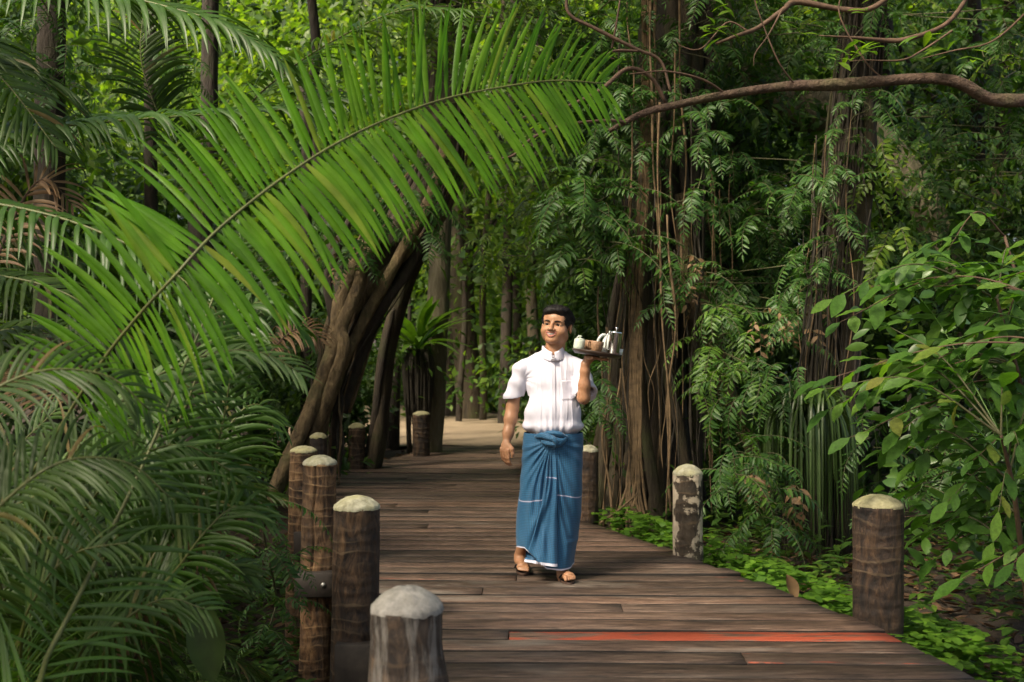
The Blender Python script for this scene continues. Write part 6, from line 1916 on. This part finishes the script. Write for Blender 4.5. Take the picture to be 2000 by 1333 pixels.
# strap-leaved plant hanging on the vine-sheathed trunk
S_ = thing('strap_fern', W(1580, 800, 9.3), 'plant with long arching strap leaves hanging from the vine-sheathed trunk', 'plant')
rngs = np.random.default_rng(41)
c = W(1578, 800, 9.45)
for k in range(150):
    a = rngs.uniform(0, 2 * math.pi); L = rngs.uniform(.5, 1.15); out_ = rngs.uniform(.10, .42)
    p0 = c + np.array([rngs.normal(0, .07), rngs.normal(0, .06), rngs.uniform(-.10, .06)])
    P = spline([p0, p0 + (math.cos(a) * out_ * .5, math.sin(a) * out_ * .4 - .05, rngs.uniform(.06, .20)), p0 + (math.cos(a) * out_, math.sin(a) * out_ * .8 - .1, -.1 * L), p0 + (math.cos(a) * out_ * 1.12, math.sin(a) * out_ - .12, -L)], 12)
    T = unit(np.gradient(P, axis=0)); X = unit(np.cross(T, np.array([math.cos(a), math.sin(a), .2])))
    hw = .011 * np.interp(np.linspace(0, 1, 12), [0, .1, .6, 1], [.6, 1, .9, .1])
    nz = np.cross(X, T)
    V = np.stack([P - X * hw[:, None] + nz * hw[:, None] * .4, P, P + X * hw[:, None] + nz * hw[:, None] * .4], 1).reshape(-1, 3)
    Q = []
    for i in range(11):
        Q += [(3 * i, 3 * i + 1, 3 * i + 4, 3 * i + 3), (3 * i + 1, 3 * i + 2, 3 * i + 5, 3 * i + 4)]
    wpart('leaf', V, np.array(Q), M_GRASSY, S_)

# ------------------------------------------------------------------ the broad-leaved shrub at the right
H_ = thing('leafy_shrub', (2.95, 6.4, -0.33), 'broad-leaved green shrub reaching over the boardwalk side', 'shrub')
rngh = np.random.default_rng(17)
VL = []
for k in range(3):
    V0, Q0 = blade(8, (.40, .44, .36)[k], .22, (.25, .4, .15)[k], .52, 1.0, .12)
    me = mk_mesh('leaf', V0, Q0); me.materials.append(M_SHRUB); VL.append(me)
stems = [[(2.95, 6.4, -.4), (2.9, 6.3, .4), (2.8, 6.2, 1.1), (2.6, 6.1, 1.7)], [(3.0, 6.5, -.4), (3.1, 6.5, .6), (3.05, 6.6, 1.4), (2.9, 6.7, 2.1)], [(2.9, 6.3, -.4), (2.75, 6.1, .2), (2.6, 5.9, .7), (2.45, 5.7, 1.0)],
         [(3.0, 6.3, -.4), (3.15, 6.0, .3), (3.1, 5.7, .9), (2.9, 5.5, 1.5)]]
SP = []
for k, L in enumerate(stems):
    tube_part('stem', L, [.022, .018, .014, .008], M_TWIG, H_, 7, 24, .1, 8, 80 + k); SP.append(spline(L, 24))
leaf_n = 0
inner = Acc()
tips = [(1625, 585, 5.9), (1640, 630, 6.0), (1612, 760, 5.8), (1600, 745, 6.0), (1620, 800, 6.1), (1660, 855, 5.9), (1700, 700, 6.2), (1700, 560, 6.4), (1760, 520, 6.5), (1850, 490, 6.4), (1740, 640, 6.1), (1800, 560, 6.3), (1690, 780, 6.2), (1760, 840, 6.0), (1770, 960, 6.3),
        (1765, 1010, 6.5), (1790, 900, 6.2), (1830, 1090, 6.2), (1790, 1050, 6.4), (1880, 1130, 6.0), (1850, 980, 6.0), (1900, 900, 5.8), (1950, 1000, 5.8), (1930, 560, 6.0), (1980, 500, 6.2), (1900, 660, 5.9), (1960, 740, 5.7), (1830, 720, 6.0), (1870, 790, 5.9), (1800, 770, 6.3), (1990, 870, 5.6), (1980, 1100, 5.8),
        (1940, 1060, 6.1), (1840, 630, 6.3), (1720, 880, 6.3), (1750, 740, 6.0), (1890, 1010, 6.3), (1960, 640, 6.1), (2040, 800, 5.8), (2060, 600, 6.0), (2050, 1000, 5.7)]
for k, (px, py, Y) in enumerate(tips):
    tip = W(px, py, Y)
    S = SP[k % 4]
    d = np.linalg.norm(S - (tip + np.array([.55, .1, .12])), axis=1)
    st = S[int(np.argmin(d))]
    mid = (st + tip) / 2 + np.array([0, 0, .10 + .10 * rngh.random()])
    C = spline([st, mid, tip], 30)
    wpart('twig', *tube(C, np.linspace(.007, .002, 30), 5)[:2], M_TWIG if k % 2 else M_STEM, H_)
    T = unit(np.gradient(C, axis=0))
    Lc = np.linalg.norm(np.diff(C, axis=0), axis=1).sum()
    nl = int(min(12, max(6, Lc / .085)))
    for q in range(nl):
        u = .30 + .70 * q / (nl - 1); i = min(29, int(u * 29)); s = 1 if q % 2 else -1
        side = unit(np.cross(T[i], [0, 0, 1.0])) * s
        D = unit(T[i] * rngh.uniform(.6, 1.1) + side * rngh.uniform(.5, 1.0) + np.array([0, 0, rngh.uniform(-.55, .15)])) if q < nl - 1 else unit(T[i] + (0, 0, -.15))
        Nn = unit(np.array([rngh.normal(0, .25), rngh.normal(-.30, .25), 1.0]))
        sz = rngh.uniform(.12, .20)
        place_leaf('leaf', VL[int(rngh.integers(0, 3))], C[i], D, Nn, sz, H_); leaf_n += 1
more = Acc()
Vm = blade(6, .40, .22, .3, .52, 1.0, .1)
for k in range(46):
    px, py, Y = rngh.uniform(1690, 2080), rngh.uniform(500, 1060), rngh.uniform(6.0, 6.9)
    if px < 1760 and 880 < py < 1130: px += 120
    tip = W(px, py, Y); S = SP[k % 4]
    st = S[int(np.argmin(np.linalg.norm(S - (tip + np.array([.5, .1, .12])), axis=1)))]
    C = spline([st, (st + tip) / 2 + (0, 0, .15), tip], 24); T = unit(np.gradient(C, axis=0))
    more.add(*tube(C, np.linspace(.005, .002, 24), 4)[:2])
    nl = 11
    idx = np.linspace(6, 23, nl).astype(int)
    sg = np.where(np.arange(nl) % 2, 1, -1)[:, None]
    side = unit(np.cross(T[idx], [0, 0, 1.0])) * sg
    D = unit(T[idx] * rngh.uniform(.6, 1.1, (nl, 1)) + side * rngh.uniform(.5, 1.0, (nl, 1)) + np.stack([np.zeros(nl), np.zeros(nl), rngh.uniform(-.55, .15, nl)], -1))
    scatter(Vm, C[idx], D, unit(np.stack([rngh.normal(0, .25, nl), rngh.normal(-.3, .25, nl), np.ones(nl)], -1)), rngh.uniform(.11, .19, nl), more)
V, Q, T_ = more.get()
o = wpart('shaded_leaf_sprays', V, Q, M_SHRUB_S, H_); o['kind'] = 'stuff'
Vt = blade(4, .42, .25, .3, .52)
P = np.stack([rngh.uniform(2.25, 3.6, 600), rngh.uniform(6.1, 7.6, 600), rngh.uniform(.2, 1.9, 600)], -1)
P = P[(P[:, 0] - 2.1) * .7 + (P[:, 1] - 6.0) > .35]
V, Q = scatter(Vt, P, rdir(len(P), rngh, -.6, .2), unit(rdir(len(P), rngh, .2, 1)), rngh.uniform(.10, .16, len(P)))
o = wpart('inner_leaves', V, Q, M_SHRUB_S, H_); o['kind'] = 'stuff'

# ------------------------------------------------------------------ ground plants and litter
def ground_pts(n, rng, x0, x1, y0, y1, side=0):
    x = rng.uniform(x0, x1, n * 3); y = rng.uniform(y0, y1, n * 3)
    ok = np.ones(len(x), bool)
    if side > 0: ok = x > edge_r(y) + .04
    if side < 0: ok = x < edge_l(y) - .10
    x, y = x[ok][:n], y[ok][:n]
    return np.stack([x, y, ground_z(x, y)], -1)


rngg = np.random.default_rng(23)
# clover beside the deck
C0 = ground_pts(5200, rngg, .6, 3.3, 4.6, 9.8, 1)
dist = C0[:, 0] - edge_r(C0[:, 1])
patch_ = np.array([mnoise.noise((p[0] * 1.6, p[1] * 1.6, 4.0)) for p in C0])
keep = (dist < .80 + .55 * patch_) & (patch_ > -.22) & ~((C0[:, 1] < 5.75) & (dist > .25)) & (C0[:, 1] > 5.35)
C0 = C0[keep]; dist = dist[keep]
h = rngg.uniform(.08, .33, len(C0)) * np.interp(dist, [0, .3, 1.0], [1.0, 1.25, .6])
A = Acc()
Vt = blade(3, .95, -.15, .15, .58)
for q in range(3):
    a = rngg.uniform(0, 6.28, len(C0)) * 0 + q * 2.094 + (C0[:, 0] * 91.7) % 6.28
    D = np.stack([np.cos(a), np.sin(a), rngg.uniform(-.15, .25, len(C0))], -1)
    Pn = C0 + np.stack([np.zeros(len(C0)), np.zeros(len(C0)), h], -1)
    scatter(Vt, Pn, D, unit(np.stack([rngg.normal(0, .25, len(C0)), rngg.normal(-.1, .25, len(C0)), np.ones(len(C0))], -1)), rngg.uniform(.036, .072, len(C0)), A)
st = Acc()
o = ob('clover_patch', A.mesh('clover_patch'), M_CLOVER)
tag(o, 'fresh green clover crowding the edge of the boardwalk', 'clover', None, 'stuff')
# leaf litter
Lp = np.vstack([ground_pts(2600, rngg, .4, 5.0, 4.0, 11.0, 1), ground_pts(2600, rngg, -5.5, .2, 3.0, 14.0, -1), ground_pts(700, rngg, -4, 3, 14.5, 18, 0)])
Lp = Lp[(Lp[:, 0] > edge_r(Lp[:, 1]) + .03) | (Lp[:, 0] < edge_l(Lp[:, 1]) - .05)]
Lp[:, 2] += .02
V, Q = scatter(blade(3, .45, .5, -.3, .5), Lp, rdir(len(Lp), rngg, -.15, .25), unit(rdir(len(Lp), rngg, .55, 1)), rngg.uniform(.05, .13, len(Lp)))
tag(ob('leaf_litter', mk_mesh('leaf_litter', V, Q), M_LITTER), 'brown fallen leaves covering the forest floor', 'leaf litter', None, 'stuff')
# low seedlings
Sp = np.vstack([ground_pts(420, rngg, .8, 4.6, 4.6, 11.0, 1), ground_pts(700, rngg, -4.0, -.2, 4.2, 12.0, -1)])
A = Acc()
for q in range(7):
    a = rngg.uniform(0, 6.28, len(Sp))
    D = np.stack([np.cos(a), np.sin(a), rngg.uniform(-.1, .7, len(Sp))], -1)
    scatter(blade(3, .38, .25, .35, .5), Sp + np.stack([np.zeros(len(Sp)), np.zeros(len(Sp)), rngg.uniform(.02, .30, len(Sp))], -1), D, np.tile([0.05, -.15, 1.0], (len(Sp), 1)), rngg.uniform(.06, .15, len(Sp)), A)
tag(ob('seedling_cover', A.mesh('seedling_cover'), M_LEAF_M), 'low broad-leaved seedlings on the forest floor', 'seedlings', None, 'stuff')
# one big fallen leaf at the deck edge and twigs
fl = thing('fallen_leaf', W(1548, 1150, 6.75), 'large curled tan fallen leaf at the edge of the clover', 'leaf')
V, Q = scatter(blade(8, .55, .7, -.5, .5), W(1556, 1172, 6.75)[None], np.array([[-.5, .2, .9]]), np.array([[.3, -1.0, .4]]), np.array([.15]))
wpart('blade', V, Q, M_DEADFROND, fl)
tw = thing('fallen_twig', W(1165, 1020, 9.6), 'bent dry twig leaning on the deck edge near the half-hidden post', 'twig')
tube_part('stick', px_pts([(1172, 1022, 9.4), (1200, 1003, 9.5), (1222, 985, 9.6), (1245, 965, 9.8)]), [.010, .012, .010, .006], M_VINE, tw, 6, 20, .15, 12, 1)
tube_part('side_stick', px_pts([(1218, 988, 9.6), (1228, 1000, 9.5), (1236, 1020, 9.4)]), [.008, .007, .006], M_VINE, tw, 6, 12, .15, 12, 2)


# ------------------------------------------------------------------ the forest behind
def cloud(name, label, regs, mat, seed, tpl, tops=(.25, 1.0)):
    """leaf masses in clumps; regs: (px0, px1, py0, py1, Y0, Y1, clumps, leaves per clump, clump radius, leaf size)"""
    rng = np.random.default_rng(seed); A = Acc()
    for (x0, x1, y0, y1, Y0, Y1, nc, per, R, s) in regs:
        Yc = rng.uniform(Y0, Y1, nc); px = rng.uniform(x0, x1, nc); py = rng.uniform(y0, y1, nc)
        C = np.stack([(px - 1000) / FPX * Yc, Yc, CAM_H - (py - HOR) / FPX * Yc], -1)
        C = C[C[:, 2] > ground_z(C[:, 0], C[:, 1]) - .1]
        N = len(C) * per
        rad = np.repeat(R * rng.uniform(.6, 1.4, len(C)), per)
        off = rng.normal(0, 1, (N, 3)) * np.array([.55, .55, .33]) * rad[:, None]
        P = np.repeat(C, per, 0) + off
        D = unit(off * np.array([1, 1, .3]) / rad[:, None] + rng.normal(0, .5, (N, 3)) + np.array([0, 0, -.35]))
        Nn = unit(rng.normal(0, .45, (N, 3)) + np.array([-.1, -.25, .9]))
        keep = (P[:, 2] > ground_z(P[:, 0], P[:, 1])) & (~shades(P) if name != 'far_forest' else True)
        scatter(tpl, P[keep], D[keep], Nn[keep], (s * rng.uniform(.65, 1.35, N))[keep], A)
    o = ob(name, A.mesh(name, False), mat)
    tag(o, label, 'foliage', None, 'stuff')
    return o


diamond = (np.array([(0, 0, 0), (-.24, .45, .06), (0, 1, -.08), (.24, .45, .06)]), np.array([[0, 3, 2, 1]]))
leaf4 = blade(2, .45, .25, .3, .5)
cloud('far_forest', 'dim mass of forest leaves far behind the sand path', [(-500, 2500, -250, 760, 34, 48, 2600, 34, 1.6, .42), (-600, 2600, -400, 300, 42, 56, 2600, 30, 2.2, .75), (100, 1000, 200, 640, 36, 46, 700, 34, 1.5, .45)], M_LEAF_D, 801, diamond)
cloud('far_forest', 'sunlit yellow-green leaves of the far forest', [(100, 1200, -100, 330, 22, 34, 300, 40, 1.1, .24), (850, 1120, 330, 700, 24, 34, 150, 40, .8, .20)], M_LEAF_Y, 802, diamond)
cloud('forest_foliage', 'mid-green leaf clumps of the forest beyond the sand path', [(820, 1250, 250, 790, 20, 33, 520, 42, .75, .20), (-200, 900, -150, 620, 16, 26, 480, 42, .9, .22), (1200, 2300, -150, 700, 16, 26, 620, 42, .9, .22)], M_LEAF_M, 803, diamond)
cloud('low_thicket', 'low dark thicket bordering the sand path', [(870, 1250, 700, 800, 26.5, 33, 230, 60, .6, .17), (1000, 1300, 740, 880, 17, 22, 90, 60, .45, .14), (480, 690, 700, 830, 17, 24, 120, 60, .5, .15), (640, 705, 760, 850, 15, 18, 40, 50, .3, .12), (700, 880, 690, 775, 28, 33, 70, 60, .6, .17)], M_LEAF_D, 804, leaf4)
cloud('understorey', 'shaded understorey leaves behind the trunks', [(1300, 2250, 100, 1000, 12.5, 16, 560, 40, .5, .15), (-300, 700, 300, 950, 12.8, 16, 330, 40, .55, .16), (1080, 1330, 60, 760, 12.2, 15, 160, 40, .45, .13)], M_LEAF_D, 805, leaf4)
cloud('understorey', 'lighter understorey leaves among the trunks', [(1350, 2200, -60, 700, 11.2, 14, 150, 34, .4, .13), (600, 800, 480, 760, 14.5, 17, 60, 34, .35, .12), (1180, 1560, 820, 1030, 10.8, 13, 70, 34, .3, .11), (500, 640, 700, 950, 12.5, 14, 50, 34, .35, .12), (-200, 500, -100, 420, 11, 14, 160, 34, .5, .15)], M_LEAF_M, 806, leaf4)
# ------------------------------------------------------------------ unseen crowns overhead, added for shade and shaped with gaps for the sun
def crown(tree, c, R, n, size, mat, seed):
    rng = np.random.default_rng(seed)
    nc = max(8, n // 26)
    d = rdir(nc, rng, -.9, 1.0) * rng.uniform(.35, 1.0, (nc, 1)) ** .5
    C = np.asarray(c) + d * np.asarray(R)
    N = nc * 26
    off = rng.normal(0, 1, (N, 3)) * np.array([.45, .45, .22])
    P = np.repeat(C, 26, 0) + off
    # above the picture only, and not in the way of the sun's gaps
    top = CAM_H + (HOR + 60) / FPX * np.maximum(P[:, 1], .3)
    keep = (P[:, 2] > top) | (P[:, 1] < 0.2)
    keep &= P[:, 2] > 3.2
    keep &= ~shades(P)
    P = P[keep]
    D = unit(rng.normal(0, .7, (len(P), 3)) + np.array([0, 0, -.3])); Nn = unit(rng.normal(0, .4, (len(P), 3)) + np.array([0, 0, 1.0]))
    V, Q = scatter(leaf4, P, D, Nn, size * rng.uniform(.7, 1.3, len(P)))
    o = wpart('crown', V, Q, mat, tree)
    return o


crown(fig, (-0.3, 12.5, 8.6), (4.2, 4.0, 1.7), 7000, .26, M_LEAF_M, 901)
crown(A_, (1.8, 10.6, 8.2), (4.4, 4.0, 1.8), 9000, .26, M_LEAF_D, 902)
crown(B_, (4.0, 9.2, 7.6), (4.0, 3.8, 1.8), 8000, .25, M_LEAF_D, 903)
crown(D_, (4.6, 5.0, 7.0), (3.0, 3.6, 1.4), 4200, .22, M_LEAF_M, 904)
crown(G_, (-5.4, 9.5, 8.6), (3.8, 4.2, 1.9), 6500, .26, M_LEAF_D, 905)
crown(nest_tree, (-1.2, 18.5, 10.4), (3.4, 3.0, 1.6), 2200, .28, M_LEAF_M, 906)
crown(C_, (5.4, 15.5, 9.8), (3.4, 3.0, 2.0), 2600, .28, M_LEAF_D, 907)
for k, (x, y, zc, R, n, lbl) in enumerate(((-5.2, 2.6, 7.4, (4.4, 4.2, 1.6), 7500, 'unseen tree outside the frame added to shade the palms'), (-9.0, 6.0, 9.0, (4.4, 5.0, 2.0), 9000, 'tall unseen tree outside the frame added to shade the palm rows'), (-2.6, -1.5, 8.4, (4.2, 3.2, 1.5), 6000, 'unseen tree outside the frame added to shade the near planks'),
                                              (3.6, -2.6, 7.8, (3.8, 3.0, 1.4), 3500, 'unseen tree behind the viewpoint added for shade'))):
    t = thing('shade_canopy_tree', (x, y, float(ground_z(x, y))), lbl, 'tree', 'unseen canopy trees added for shade')  # stands out of view, added to throw shade on the scene
    xx = x if abs(x) > 4 else (x - 2.2 if x < 0 else x + 2.2)
    tube_part('trunk', [(xx, y, float(ground_z(xx, y)) - .2), (xx + .1, y + .1, zc * .5), (x, y, zc)], [.26, .2, .1], M_BARK_D, t, 12, 24, .1, 4, 90 + k)
    crown(t, (x, y, zc), R, n, .26, M_LEAF_D if k % 2 else M_LEAF_M, 920 + k)
